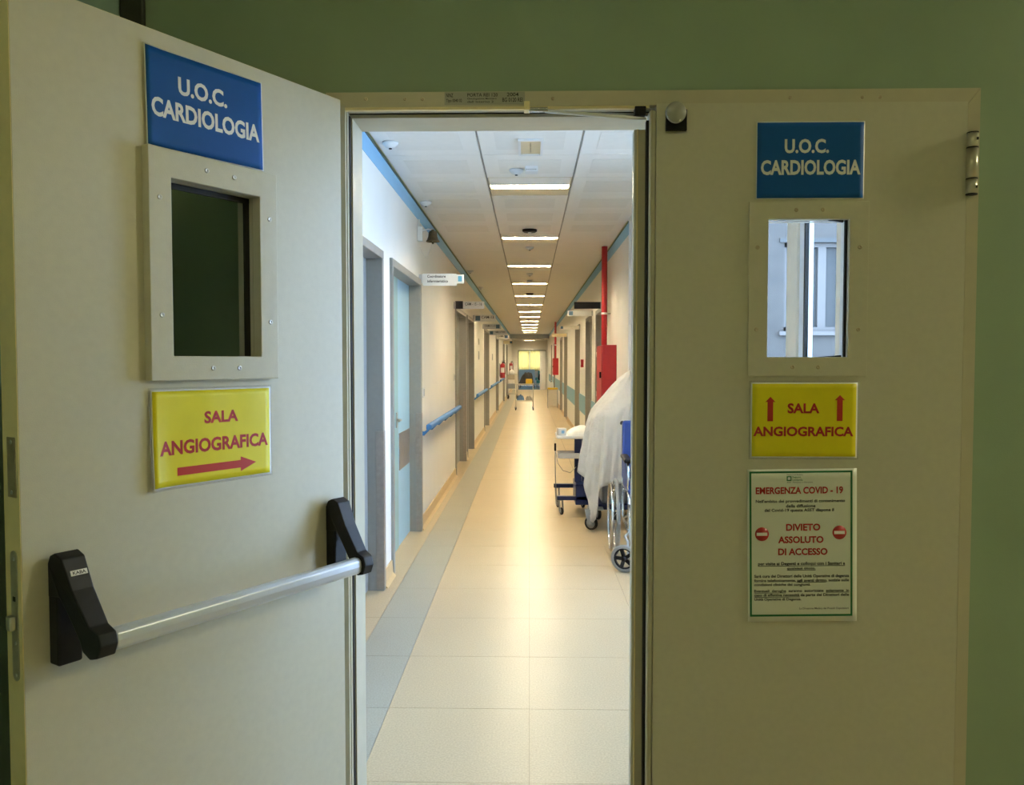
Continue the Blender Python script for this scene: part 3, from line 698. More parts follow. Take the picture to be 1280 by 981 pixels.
# notice
nw, nh = .263, .373
nt_ = empty('notice_sheet', mtx=face_mtx(Vector((.533, YF - .0025, .866)), Vector((1, 0, 0))) @ Matrix.Rotation(math.radians(.9), 4, 'Z'), label='white visitor notice with green border and red no entry discs', cat='notice')
sheet(nt_, nw, nh, mat('notice_paper', (.74, .76, .66), .35, noise=.01), .0008, flat, 'paper')
def nx_(u): return (u - 937.5) / 137.2 * nw
def ny_(v): return (779 - v) / 193 * nh
ring(nt_, 'border', 'greenink', nx_(940.2), nx_(1069.3), ny_(772.5), ny_(588.6), nx_(942.6), nx_(1066.9), ny_(770), ny_(591), .0012, .0015)
def nl(t, u0, u1, v0, v1, m='ink', b=.025): return lettering(t, m, nt_, nx_(u0), nx_(u1), ny_(v1), ny_(v0), .0016, b)
nl('EMERGENZA COVID - 19', 948, 1057.5, 608.5, 617.5, 'redtext', .034)
nl("Nell'ambito dei provvedimenti di contenimento", 948, 1060, 624.3, 629.3)
nl('della diffusione', 986, 1023, 630.4, 634.6)
nl('del Covid-19 questa ASST dispone il', 959, 1046, 635.8, 640.8)
nl('DIVIETO', 986, 1029, 655, 664, 'redtext', .034); nl('ASSOLUTO', 976, 1033, 670.8, 679.6, 'redtext', .034); nl('DI ACCESSO', 976, 1038, 686, 694.8, 'redtext', .034)
nl('per visite ai Degenti e colloqui con i Sanitari a', 950.6, 1060, 703.3, 708.6); nl('qualsiasi titolo.', 987, 1023, 709.8, 713.8)
nl('Sarà cura dei Direttori delle Unità Operative di degenza', 945.7, 1065, 719.3, 724.2)
nl('fornire telefonicamente, agli aventi diritto, notizie sulle', 945.7, 1065, 725, 729.6)
nl('condizioni cliniche dei congiunti.', 945.7, 1016.6, 730.3, 734.6)
nl('Eventuali  deroghe  saranno  autorizzate  solamente  in', 945.7, 1065, 738.2, 742.6)
nl('caso di effettiva necessità da parte dei Direttori delle', 945.7, 1065, 743.4, 748)
nl('Unità Operative di Degenza.', 945.7, 1005, 748.8, 753.2)
nl('La Direzione Medica dei Presidi Ospedalieri', 1002.6, 1064.4, 761.2, 764.4, 'ink', .008)
for a, b, v in ((950.6, 1060, 708.4), (987, 1023, 713.8), (999, 1036, 729.3), (945.7, 985.5, 742.5), (1036, 1065, 742.2), (945.7, 1003, 747.8)):
    bx('underline', 'ink', nt_, nx_(a), nx_(b), ny_(v + .35), ny_(v - .25), .0012, .0016)
for cu_, cv_ in ((955.7, 667.8), (1053, 666.6)):
    b = MB(); b.lathe([(0, .0012), (.0168, .0012), (.0168, .0016), (0, .0016)], 32, (nx_(cu_), ny_(cv_), 0)); dsc = b.build('no_entry_disc', 'redtext', nt_)
    bx('bar', 'paper', dsc, nx_(cu_) - .0128, nx_(cu_) + .0128, ny_(cv_) - .0038, ny_(cv_) + .0038, .0016, .0019)
bx('emblem', 'greenink', nt_, nx_(987), nx_(993), ny_(601), ny_(595), .0012, .0016)
b = MB()
for k in range(4):
    a = PI / 4 + k * PI / 2; cxx, cyy = (nx_(987) + nx_(993)) / 2, (ny_(601) + ny_(595)) / 2
    b.lathe([(0, .0016), (.0019, .0016), (.0019, .0018), (0, .0018)], 10, (cxx + .0022 * math.cos(a), cyy + .0022 * math.sin(a), 0))
b.build('emblem_rose', 'paper', nt_)
nl('Sistema Socio Sanitario', 987, 1007, 592.3, 594, 'ink', 0); nl('Regione', 994.2, 1004.5, 595, 597.8, 'greenink', .01); nl('Lombardia', 994.2, 1007, 598.4, 601, 'greenink', .01)
nl('ASST  Melegnano e Martesana', 987, 1019.5, 602, 604, 'ink', 0)

# ================================================================== CORRIDOR FITTINGS
# handrails on the left wall
def handrail(y0, y1, label):
    r = empty('handrail', (XL, y0, .92), 0, label, 'handrail', 'blue handrails on the left wall'); L = y1 - y0
    b = MB(); b.prism([(.045, -.030), (.085, -.030), (.095, -.01), (.095, .01), (.080, .022), (.055, .022), (.045, .012)], 0, L, Matrix(((1,0,0,0),(0,0,1,0),(0,1,0,0),(0,0,0,1))))
    b.build('rail', 'rail', r, bevel=.006)
    k = max(2, int(L / .55)); 
    for i in range(k + 1):
        yy = .06 + (L - .12) * i / k
        q = MB(); q.prism([(.001, -.085), (.02, -.085), (.06, -.045), (.075, -.029), (.05, -.029), (.02, -.05), (.001, -.05)], yy - .018, yy + .018, Matrix(((1,0,0,0),(0,0,1,0),(0,1,0,0),(0,0,0,1))))
        q.build('bracket', 'rail', r)
handrail(7.12, 10.3, 'blue handrail closest on the left wall, past the light blue door')
handrail(13.85, 16.8, 'second blue handrail on the left wall')
handrail(18.95, 22.9, 'third blue handrail on the left wall')
handrail(24.8, 28.8, 'farthest blue handrail, below the fire extinguisher')

# projecting signs
def proj_sign(side, y_, zc, w, h, label, plate='white', sq='cblue', sqend='out', text=None, big=False, sqm=None):
    x = XL if side < 0 else XR
    mt = face_mtx(Vector((x, y_, zc)), Vector((1, 0, 0)))
    r = empty('projecting_sign', mtx=mt, label=label, cat='sign', group='projecting room signs'); s = -side
    bx('wall_bracket', 'grt', r, s * .0005, s * .022, -h * .45, h * .45, -.02, .012, bevel=.002)
    if big:
        bx('back_plate', 'white', r, .005, w, -h * .40, h * .42, -.016, -.004, bevel=.001)
        bx('text_plate', 'white', r, .035, w - .062, -h * .62, h * .5, .0, .006, bevel=.001)
        bx('square', sqm or sq, r, w - .052, w - .018, -h * .22, h * .28, -.004, -.002)
        lettering('Coordinatore', 'ink', r, .075, .235, .012, .036, .0072, .02); lettering('infermieristico', 'ink', r, .075, .255, -.030, -.006, .0072, .02)
        return
    a, b = sorted((s * .018, s * w))
    bx('plate', plate, r, a, b, -h / 2, h / 2, -.01, .002, bevel=.001)
    q = h * .36
    if sqend == 'big':
        bx('square', sqm or 'blackpl', r, .018, .018 + h * 1.05, -h * .5, h * .55, .002, .006)
    elif sqend:
        cxx = (s * (w - h * .6)) if sqend == 'out' else s * h * .7
        bx('square', sqm or 'cblue', r, cxx - q, cxx + q, -q, q, .002, .004)
    if text:
        span = (b - a); lettering(text, 'ink', r, a + span * .34, b - span * .08, -h * .05, h * .35, .0045, .01) if sqend != 'out' else lettering(text, 'ink', r, a + span * .08, a + span * .7, -h * .05, h * .35, .0045, .01)
sqb = mat('sign_blue_square', (.12, .38, .58), .4, noise=.03); sqd = mat('sign_dark_square', (.03, .08, .14), .4, noise=.05)
proj_sign(-1, 7.02, 2.222, .395, .095, 'white projecting sign lettered for the nurse coordinator', big=True, sqm=sqb)
proj_sign(-1, 10.25, 2.222, .39, .095, 'grey projecting sign with a black square near the first handrail', 'grt', sqend='big', text='CAM - 15 - 16')
proj_sign(-1, 13.75, 2.245, .385, .115, 'white projecting sign with a small dark square, third on the left', 'white', sqend='in', text='CAM-13', sqm=sqd)
proj_sign(-1, 16.45, 2.22, .38, .105, 'grey projecting sign, fourth on the left', 'grt', sqend='out', text='CAM-11-12', sqm=sqd)
proj_sign(-1, 18.9, 2.18, .43, .10, 'grey projecting sign, fifth on the left', 'grt', sqend='in', text='AMBULATORIO', sqm=sqd)
proj_sign(-1, 22.9, 2.21, .38, .125, 'white projecting sign, sixth on the left', 'white', sqend='out', text='CAM-9', sqm=sqd)
proj_sign(-1, 29.0, 2.2, .36, .11, 'beige projecting sign, farthest on the left', 'beigepl', sqend='out', sqm=sqd)
proj_sign(1, 10.65, 2.245, .37, .09, 'black projecting sign by the red riser pipe', 'blackpl', sqend=None)
proj_sign(1, 12.2, 2.235, .385, .085, 'white projecting sign with a blue square on the right wall', 'white', sqend='out', text=None, sqm=sqd)
proj_sign(1, 15.3, 2.15, .39, .07, 'cream projecting sign with a dark square on the right wall', 'trolley', sqend='out', sqm=sqd)
proj_sign(1, 20.3, 2.17, .40, .08, 'beige projecting sign, farthest on the right wall', 'beigepl', sqend=None)

# bell
be = empty('alarm_bell', (XL, 6.95, 2.60), 0, 'old bronze bell on a white wall bracket under the blue band', 'bell')
MB().box(.001, .045, -.035, .035, -.06, .065).build('wall_box', 'white', be, bevel=.006)
bx('conduit', 'white', be, .001, .02, -.012, .012, .065, .128, bevel=.004)
MB().tube([(.045, 0, .03), (.09, 0, .045), (.128, 0, .040)], .006, 8).build('arm', 'white', be)
b = MB(); b.lathe([(0, .040), (.012, .040), (.016, .030), (.030, .026), (.036, .015), (.040, -.02), (.050, -.048), (.060, -.060), (.058, -.064), (.050, -.058), (.034, -.03), (.0, .01)], 28, (.132, 0, 0)); bb = b.build('bell', 'bronze', be)
b = MB(); b.tube([(.132, 0, 0), (.132, 0, -.06)], .004, 8); b.lathe([(0, -.085), (.010, -.078), (.010, -.068), (0, -.06)], 12, (.132, 0, 0)); b.build('clapper', 'bronze', bb)
MB().tube([(.022 + .11 * t, 0, -.06 - .13 * math.sin(PI * (.12 + .88 * t)) * (1 if t < .9 else .9) + (.0)) for t in [i / 14 for i in range(15)]], .0022, 6).build('pull_cord', 'white', be)

# ceiling lights
def ceiling_light():
    r = empty('ceiling_light', (0, 0, ZC), 0)
    w, d = .31, .32
    b = MB(); t = .006
    b.box(-w, w, 0, .006, 0, .07); b.box(-w, w, 2*d - .006, 2*d, 0, .07); b.box(-w, -w + t, 0, 2*d, 0, .07); b.box(w - t, w, 0, 2*d, 0, .07); b.box(-w, w, 0, 2*d, .064, .07)
    b.build('housing', 'lampmetal', r)
    MB().box(-.29, .29, .263, .387, .010, .016).build('diffuser', 'tube', r)
    q = MB()
    for i in range(31):
        x = -.285 + .57 * i / 30; q.box(x - .0025, x + .0025, .262, .388, .001, .009)
    q.box(-.29, .29, .258, .262, .001, .012); q.box(-.29, .29, .388, .392, .001, .012)
    lo = q.build('louvre', 'white', r); tag(lo, kind='stuff')
    MB().box(-.305, .305, .006, .256, .002, .008).build('reflector_wing', 'ceil', r)
    MB().box(-.305, .305, .394, .634, .004, .010).build('reflector_wing', 'lampmetal', r)
    return r
L0 = ceiling_light()
ords = ['nearest the doorway', 'second from the doorway', 'third from the doorway', 'fourth from the doorway', 'fifth from the doorway', 'sixth from the doorway', 'seventh from the doorway', 'eighth from the doorway', 'ninth from the doorway', 'tenth from the doorway', 'eleventh from the doorway', 'twelfth from the doorway', 'farthest before the beam']
for i, y_ in enumerate(LY):
    o = L0 if i == 0 else copy_tree(L0)
    o.location = (0, y_ + .005, ZC); tag(o, 'recessed louvred ceiling light, ' + ords[i], 'ceiling light', 'recessed corridor lights')
o = copy_tree(L0); o.location = (0, 41.2, 2.59); tag(o, 'surface ceiling light beyond the far beam', 'ceiling light', 'recessed corridor lights')
# hall lamps out of view: one behind the camera, one added at the right
def hall_lamp(x, y_, r, m, label):
    hl = empty('ceiling_light', (x, y_, 2.95), 0, label, 'ceiling light', 'hall ceiling lights')
    zz = .05 + r * 1.6; hw = .09 + r * 1.5
    q = MB(); q.box(-.6, .6, -hw, hw, -.012, -.001); q.box(-.6, .6, -hw - .004, -hw, -zz, -.001); q.box(-.6, .6, hw, hw + .004, -zz, -.001); q.box(-.604, -.6, -hw - .004, hw + .004, -.03, -.001); q.box(.6, .604, -hw - .004, hw + .004, -.03, -.001)  # unseen; side skirts shaped to keep lamplight off the upper wall
    q.build('housing', 'white', hl)
    MB().cyl((-.57, 0, -.035 - r), (.57, 0, -.035 - r), r, 14).build('tube', m, hl)
hall_lamp(-.36, -.3, .014, 'neartube', 'warm hall ceiling light behind the viewer')
hall_lamp(3.6, 1.66, .04, 'neartube2', 'added unseen hall light brightening the open leaf from the far right')

# speaker-like square panel, detectors and sensors on the ceiling
sp = empty('ceiling_loudspeaker', (.005, 4.93, ZC), 0, 'square beige ceiling panel in a white frame above the corridor entrance', 'ceiling panel')
ring(sp, 'frame', 'white', -.078, .078, 0, .37, -.062, .062, .025, .345, -.014, -.0015)
bx('grille', 'beigepl', sp, -.0615, .0615, .0255, .3445, -.007, -.0015); bx('divider', 'zinc', sp, -.003, .003, .08, .30, -.009, -.007)
def detector(x, y_, label, kind=0):
    r = empty('smoke_detector', (x, y_, ZC), 0, label, 'detector', 'ceiling detectors')
    if kind == 0:
        b = MB(); b.lathe([(.050, -.0015), (.050, -.012), (.042, -.020), (.028, -.034), (.012, -.038), (0, -.038)], 20); b.build('body', 'white', r)
        b = MB(); b.lathe([(.010, -.033), (.010, -.043), (0, -.044)], 10); b.build('sensor', 'seal', r)
    elif kind == 1:
        MB().box(-.045, .045, -.05, .05, -.038, -.0015).build('body', 'white', r, bevel=.006)
        for k in range(6): bx('slot', 'ceilgap', r, -.036 + k * .0125, -.030 + k * .0125, -.0505, -.0495, -.03, -.022)
    else:
        b = MB(); b.lathe([(.075, -.0015), (.075, -.02), (.06, -.03), (0, -.032)], 20); b.build('body', 'blackpl', r)
        b = MB(); b.lathe([(.02, -.03), (.018, -.042), (0, -.045)], 12); b.build('sensor', 'white', r)
detector(-.865, 5.0, 'white detector on the left ceiling edge above the first doorway')
detector(-.885, 6.85, 'white detector on the left ceiling edge before the bell')
detector(-.89, 12.0, 'white detector far along the left ceiling edge')
detector(-.89, 14.6, 'farthest white detector along the left ceiling edge')
detector(-.095, 5.72, 'round white detector with black dot in front of the nearest light')
detector(.012, 5.66, 'boxy slotted white detector in front of the nearest light', 1)
detector(.0, 8.30, 'dark round ceiling sensor in front of the second light', 2)
detector(.0, 9.55, 'white ceiling detector just past the second light')
detector(.0, 12.4, 'white ceiling detector just past the third light')
detector(.0, 16.0, 'dark ceiling sensor in front of the fifth light', 2)
detector(.0, 13.45, 'white boxy ceiling detector in front of the fourth light', 1)
detector(.0, 18.9, 'white ceiling detector in front of the sixth light')
detector(.0, 26.2, 'dark ceiling sensor far down the corridor', 2)

# small wall devices on the left wall
def wall_plate(y_, z_, label, w=.05, h=.09, m='white'):
    r = empty('switch_plate', (XL, y_, z_), 0, label, 'switch', 'wall plates on the left wall')
    MB().box(.0005, .010, -w, w, -h / 2, h / 2).build('plate', m, r, bevel=.002)
    bx('rocker', 'grt', r, .010, .014, -w * .5, w * .5, -h * .35, h * .35)
wall_plate(7.25, 1.22, 'small light switch plate beside the light blue door')
wall_plate(10.22, 1.3, 'small switch plate before the third door', .05, .09)
wall_plate(15.2, 1.62, 'small notice holder above the second handrail', .10, .16, 'grt')
wall_plate(20.8, 1.62, 'small notice holder above the third handrail', .12, .17, 'grt')
wall_plate(15.2, 1.88, 'small plate above the second handrail', .10, .12, 'trolley')

# fire hose cabinets and riser pipes on the right wall
def hose_cabinet(y0, y1, z0, z1, d, label, pipe_label):
    r = empty('fire_hose_cabinet', (XR, y0, z0), 0, label, 'hose cabinet', 'red fire hose cabinets'); L = y1 - y0; H = z1 - z0
    bx('body', 'firered', r, -d + .012, -.0005, 0, L, 0, H, bevel=.004)
    dr = bx('cabinet_door', 'firered', r, -d, -d + .011, .005, L - .005, .005, H - .005, bevel=.003)
    MB().box(-d - .02, -d - .0005, .04, .07, H * .45, H * .55).build('latch', 'blackpl', dr, bevel=.003)
    for zz in (.15, .85): MB().cyl((-d - .004, L - .004, H * zz - .03), (-d - .004, L - .004, H * zz + .03), .006, 8).build('hinge', 'steel', dr)
    p = empty('riser_pipe', (XR, y1 + .04, 0), 0, pipe_label, 'pipe', 'red riser pipes')
    MB().tube([(-.075, 0, z0 + H * .5), (-.075, 0, ZC + .07)], .034, 16).build('pipe', 'firered', p)
    b = MB(); b.lathe([(.0345, -.012), (.038, -.012), (.038, .012), (.0345, .012), (.0345, -.012)], 16, (-.075, 0, 2.07)); b.build('clamp_ring', 'white', p)
    MB().cyl((-.037, 0, 2.07), (-.0005, 0, 2.07), .007, 8).build('clamp_bolt', 'steel', p)
hose_cabinet(8.86, 9.5, 1.02, 1.685, .165, 'red fire hose cabinet behind the sheeted equipment', 'thick red riser pipe close to the lobby corner')
hose_cabinet(26.6, 27.4, 1.06, 1.62, .18, 'smaller far red fire hose cabinet on the right wall', 'thin far red riser pipe on the right wall')
fa = empty('fire_alarm_button', (XR, 14.3, 1.47), 0, 'small red alarm box between two right hand doors', 'alarm')
MB().box(-.05, -.0005, -.06, .06, -.07, .07).build('box', 'firered', fa, bevel=.006); bx('button', 'white', fa, -.054, -.05, -.03, .03, -.03, .03)

# fire extinguishers on the left
def extinguisher(x, y_, z, label):
    r = empty('fire_extinguisher', (x, y_, z), 0, label, 'fire extinguisher', 'red fire extinguishers')
    b = MB(); b.lathe([(.0, 0), (.07, 0), (.078, .015), (.078, .40), (.070, .43), (.035, .46), (.02, .47), (.02, .49), (0, .49)], 20); b.build('cylinder', 'firered', r)
    bx('valve', 'blackpl', r, -.02, .07, -.015, .015, .488, .52, bevel=.004); bx('lever', 'blackpl', r, -.02, .10, -.01, .01, .54, .552)
    MB().tube([(.02, -.02, .50), (.09, -.05, .48), (.10, -.06, .35), (.088, -.05, .12)], .010, 8).build('hose', 'blackrub', r)
    b = MB(); b.grid(lambda i, j: (.0795 * math.cos(-PI / 2 + (i - 5) * .16), .0795 * math.sin(-PI / 2 + (i - 5) * .16), .17 + .16 * j), 11, 2); b.build('label', 'paper', r)
    bx('hanger', 'greyfork', r, -.10, -.078, -.02, .02, .05, .46)
extinguisher(-.865, 25.6, .98, 'red fire extinguisher hung above the left handrail')
extinguisher(-.865, 37.6, .98, 'far red fire extinguisher near the end of the corridor')

# sheeted equipment ---------------------------------------------------------
eq = empty('equipment_trolley', (.95, 7.40, 0), 0, 'wheeled equipment trolley hidden under the white sheet', 'trolley')
MB().box(-.33, .34, -.24, .24, .17, .22).build('base', 'navy', eq, bevel=.006)
MB().box(-.30, .26, -.20, .20, .22, .86).build('cabinet', 'greyfork', eq, bevel=.02)
MB().box(-.16, .20, -.14, .12, .86, 1.18).build('monitor', 'blackpl', eq, bevel=.02)
bx('screen', mat('reddish_cover', (.5, .22, .20), .5, noise=.1), eq, -.16, .10, -.155, -.141, .84, .98)
def caster(parent, x, y_, r, w, m1='blackrub', fork='greyfork', top=.17, rz=0.3):
    mt = Matrix.Translation((x, y_, r)) @ Matrix.Rotation(rz, 4, 'Z') @ Matrix.Rotation(PI / 2, 4, 'Y')
    b = MB(); b.lathe([(r * .72, -w), (r * .95, -w), (r, -w * .6), (r, w * .6), (r * .95, w), (r * .72, w), (r * .72, -w)], 24, mtx=mt); c = b.build('caster', m1, parent)
    b = MB(); b.lathe([(0, -w * .7), (r * .3, -w), (r * .34, -w * .5), (r * .72, -w * .5), (r * .72, w * .5), (r * .34, w * .5), (r * .3, w), (0, w * .7)], 20, mtx=mt); b.build('hub', 'greyfork', c)
    b = MB()
    m2 = Matrix.Translation((x, y_, 0)) @ Matrix.Rotation(rz, 4, 'Z')
    for q in (-1, 1): b.prism([(-.02, r - .01), (.02, r - .01), (.055, top), (-.0, top)], q * (w + .004), q * (w + .009), m2 @ Matrix(((0, 0, 1, 0), (1, 0, 0, 0), (0, 1, 0, 0), (0, 0, 0, 1))))
    b.box(-w - .009, w + .009, .0, .055, top - .006, top, m2); b.build('fork', fork, c)
caster(eq, -.40, -.30, .062, .014, top=.185, rz=1.0)
MB().box(-.43, -.29, -.30, -.16, .172, .20).build('outrigger', 'greyfork', eq, bevel=.01)
caster(eq, -.3, .18, .06, .014, top=.165); caster(eq, .28, -.2, .06, .014, top=.165); caster(eq, .28, .18, .06, .014, top=.165)
def hem(a):
    # a measured from +X counter-clockwise: pi = corridor side, 3pi/2 = towards the camera
    z = .42
    def bump(c, w, v): 
        d = math.atan2(math.sin(a - c), math.cos(a - c)); return v * math.exp(-(d / w) ** 2)
    z += bump(PI, .35, .12); z -= bump(PI * 1.22, .14, .36); z += bump(PI * 1.42, .18, .02); z -= bump(PI * 1.62, .2, .15)
    return max(.07, z)
cb = MB(); NA, NT = 144, 34
rnd = random.Random(3); ph = [rnd.uniform(0, 6.28) for _ in range(6)]
def sheet_fn(i, j):
    a = 2 * PI * i / NA; t = j / (NT - 1); c, s_ = math.cos(a), math.sin(a)
    hx, hy = .36, .31
    e = 3.2; rr = (abs(c / hx) ** e + abs(s_ / hy) ** e) ** (-1 / e)
    fold = math.sin(a * 17 + ph[0]) * .5 + math.sin(a * 29 + ph[1]) * .3 + math.sin(a * 9 + ph[2]) * .4
    if t < .4:
        q = t / .4; r_ = rr * q
        z = 1.42 - .34 * q ** 1.35 + .010 * math.sin(a * 11 + q * 9) * q + .012 * math.sin(a * 5 + q * 4 + ph[3]) * q - .02 * math.sin(a * 3 + ph[4]) * q
        if c < 0: z -= .06 * q * abs(c)
    else:
        q = (t - .4) / .6; zt = 1.08 - .06 * max(0, -c) + .012 * math.sin(a * 5 + 4 + ph[3]) - .02 * math.sin(a * 3 + ph[4])
        z = zt + (hem(a) - zt) * (q ** 1.0)
        r_ = rr + .012 * math.sin(min(1, q * 6) * PI / 2) + (.085 if c < .3 else .03) * q + fold * .036 * (1 if c < .3 else .3) * min(1, q * 1.4 + .15) + .006 * math.sin(a * 41 + q * 3)
    return (r_ * c, r_ * s_, z)
cb.grid(sheet_fn, NA, NT, wrap=True)
so = cb.build('dust_sheet', 'sheet'); so.location = (.92, 7.36, 0); sd = so.modifiers.new('s', 'SOLIDIFY'); sd.thickness = .0015
tag(so, 'thin white sheet draped over equipment beside the wheelchair', 'sheet')

# height-adjustable side table ---------------------------------------------
tb = empty('overbed_table', (.47, 8.09, 0), 0, 'navy framed overbed table with a white top, left of the sheet', 'table')
MB().box(-.20, .10, -.30, -.25, .145, .185).build('base_beam', 'navy', tb, bevel=.004)
MB().box(-.22, .02, .10, .15, .205, .245).build('base_beam', 'navy', tb, bevel=.004)
MB().box(-.02, .11, -.30, .15, .10, .30).build('base_block', 'navy', tb, bevel=.006)
MB().box(-.02, .05, -.12, -.04, .30, .74).build('column', 'navy', tb, bevel=.004)
MB().box(.055, .10, -.10, -.05, .30, .74).build('column', 'navy', tb, bevel=.004)
MB().box(-.205, .27, -.28, .18, .745, .775).build('table_top', 'white', tb, bevel=.008)
caster(tb, -.155, -.275, .035, .010, top=.142); caster(tb, -.175, .125, .035, .010, top=.202); caster(tb, .08, .1, .04, .010, top=.1)
bk_ = MB(); bk_.box(-.17, .03, -.22, -.02, .545, .555); bk_.box(-.19, -.17, -.24, 0, .55, .60); bk_.box(-.17, .03, -.24, -.22, .55, .60); bk_.box(-.17, .03, -.02, .0, .55, .60)
bk_.build('basket', mat('clear_plastic', (.75, .75, .74), .15, noise=.02, alpha=.6), tb)
cb_ = empty('hand_control', (.47, 8.09, 0), 0, 'grey hand control and cable hanging from the overbed table', 'remote control')
MB().box(-.228, -.208, -.262, -.238, .625, .70).build('controller', 'blackpl', cb_, bevel=.006)
MB().tube([(-.206, -.25, .76), (-.225, -.25, .755), (-.223, -.25, .69)], .004, 6).build('cable', 'trolley', cb_)
MB().tube([(-.218, -.25, .63), (-.216, -.26, .40), (-.212, -.27, .26)], .005, 6).build('cable', 'greyfork', cb_)
MB().tube([(-.216, -.25, .63), (-.19, -.25, .50), (-.14, -.25, .43), (-.07, -.25, .41), (-.01, -.2, .46)], .003, 6).build('cable', 'greyfork', cb_)
pl = MB(); pl.grid(lambda i, j: (.375 + .24 * i / 20 + 0, 7.84 + .36 * j / 16, .777 + .105 * (max(0, math.sin(PI * i / 20)) ** .45) * (max(0, math.sin(PI * j / 16)) ** .45) * (.55 + .45 * i / 20) * (1 + .06 * math.sin(i * .9 + j))), 21, 17)
pl = pl.build('folded_linen', 'linen'); tag(pl, 'bundle of white linen on the overbed table', 'linen')
bxo = empty('small_box', (.305, 7.88, .7755), .2, 'small white carton on the overbed table corner', 'box')
MB().box(-.03, .05, -.04, .05, 0, .07).build('carton', 'paper', bxo, bevel=.003); bx('print', 'cblue', bxo, .0, .03, -.0405, -.04, .02, .05)

# wheelchair -----------------------------------------------------------------
wc = empty('wheelchair', (.95, 6.22, 0), math.radians(-2), 'blue wheelchair with chrome hand rims parked by the sheeted equipment', 'wheelchair')
def circ(x, y_, z, r, n_=40, off=0): return [(x, y_ + r * math.cos(2*PI*k/n_), z + r * math.sin(2*PI*k/n_)) for k in range(n_)]
for s_ in (-1, 1):
    x = s_ * .275
    ty = MB().tube(circ(x, 0, .295, .278), .016, 10, closed=True).build('rear_wheel', 'rubber', wc)
    MB().tube(circ(x, 0, .295, .256), .011, 8, closed=True).build('rim', 'chrome', ty)
    MB().tube(circ(x + s_ * .042, 0, .295, .262), .010, 8, closed=True).build('hand_rim', 'chrome', ty)
    sp_ = MB()
    for k in range(18): a = 2 * PI * k / 18; sp_.tube([(x + (.02 if k % 2 else -.02), .03 * math.cos(a + .5), .295 + .03 * math.sin(a + .5)), (x, .25 * math.cos(a), .295 + .25 * math.sin(a))], .0018, 5)
    sp_.build('spokes', 'steel', ty)
    b = MB(); b.cyl((x - .03, 0, .295), (x + .03, 0, .295), .032, 14); b.build('hub', 'blackpl', ty)
    for k in range(6): a = 2 * PI * k / 6; MB().cyl((x, .256 * math.cos(a), .295 + .256 * math.sin(a)), (x + s_ * .042, .262 * math.cos(a), .295 + .262 * math.sin(a)), .004, 6).build('rim_stud', 'steel', ty)
    xs = s_ * .205
    fr_ = MB()
    fr_.tube([(xs, .24, 1.0), (xs, .22, .9), (xs, .20, .30), (xs, .17, .25), (xs, -.30, .25), (xs, -.36, .28), (xs, -.36, .48), (xs, -.30, .52), (xs, .2, .52)], .011, 10)
    fr_.tube([(xs, -.28, .52), (xs, -.28, .70), (xs, -.24, .735), (xs, .2, .735)], .010, 10)
    fr_.tube([(xs, -.36, .45), (xs, -.46, .30), (xs, -.52, .14)], .010, 10)
    fr_.build('side_frame', 'chrome', wc)
    MB().tube([(xs, .24, 1.0), (xs, .30, 1.005), (xs, .36, .995)], .015, 10).build('push_handle', 'blackrub', wc)
    MB().box(xs - .03, xs + .03, -.27, .10, .742, .772).build('armrest', 'blackpl', wc, bevel=.012)
    MB().box(xs - .006, xs + .006, -.24, .16, .53, .72).build('skirt_guard', 'wcblue', wc, bevel=.004)
    MB().box(xs - s_ * .20, xs - s_ * .02, -.60, -.46, .11, .125).build('footplate', 'blackpl', wc, bevel=.004)
    # front caster with five spokes
    xc, yc, rc = s_ * .255, -.56, .098
    mt = Matrix.Translation((xc, yc, rc)) @ Matrix.Rotation(1.15, 4, 'Z') @ Matrix.Rotation(PI / 2, 4, 'Y')
    b = MB(); b.lathe([(rc * .76, -.014), (rc * .94, -.015), (rc, -.008), (rc, .008), (rc * .94, .015), (rc * .76, .014), (rc * .76, -.014)], 32, mtx=mt); c = b.build('front_caster', 'rubber', wc)
    b = MB(); b.lathe([(rc * .66, -.011), (rc * .76, -.011), (rc * .76, .011), (rc * .66, .011), (rc * .66, -.011)], 28, mtx=mt); b.lathe([(0, -.016), (.02, -.016), (.02, .016), (0, .016)], 14, mtx=mt)
    for k in range(5): b.box(-.012, .012, 0, rc * .70, -.008, .008, mt @ Matrix.Rotation(2 * PI * k / 5, 4, 'Z'))
    b.build('caster_rim', 'blackpl', c)
    b = MB(); b.tube([(xc, yc, rc), (xc - s_ * .028, yc + .01, rc), (xc - s_ * .028, yc + .04, .21), (xc - s_ * .012, yc + .09, .235), (xs, yc + .14, .26)], .010, 8); b.tube([(xs, yc + .14, .25), (xs, yc + .2, .26)], .012, 8); b.build('fork', 'greyfork', c)
MB().box(-.21, .21, -.30, .18, .505, .555).build('seat', 'wcblue', wc, bevel=.015)
bkm = MB(); bkm.box(-.215, .215, .16, .205, .56, 1.03); bkm.build('backrest', 'wcblue', wc, bevel=.02)
cr = MB(); cr.tube([(-.22, 0, .28), (.22, 0, .50)], .010, 8); cr.tube([(.22, .03, .28), (-.22, .03, .50)], .010, 8); cr.build('cross_brace', 'steel', wc)

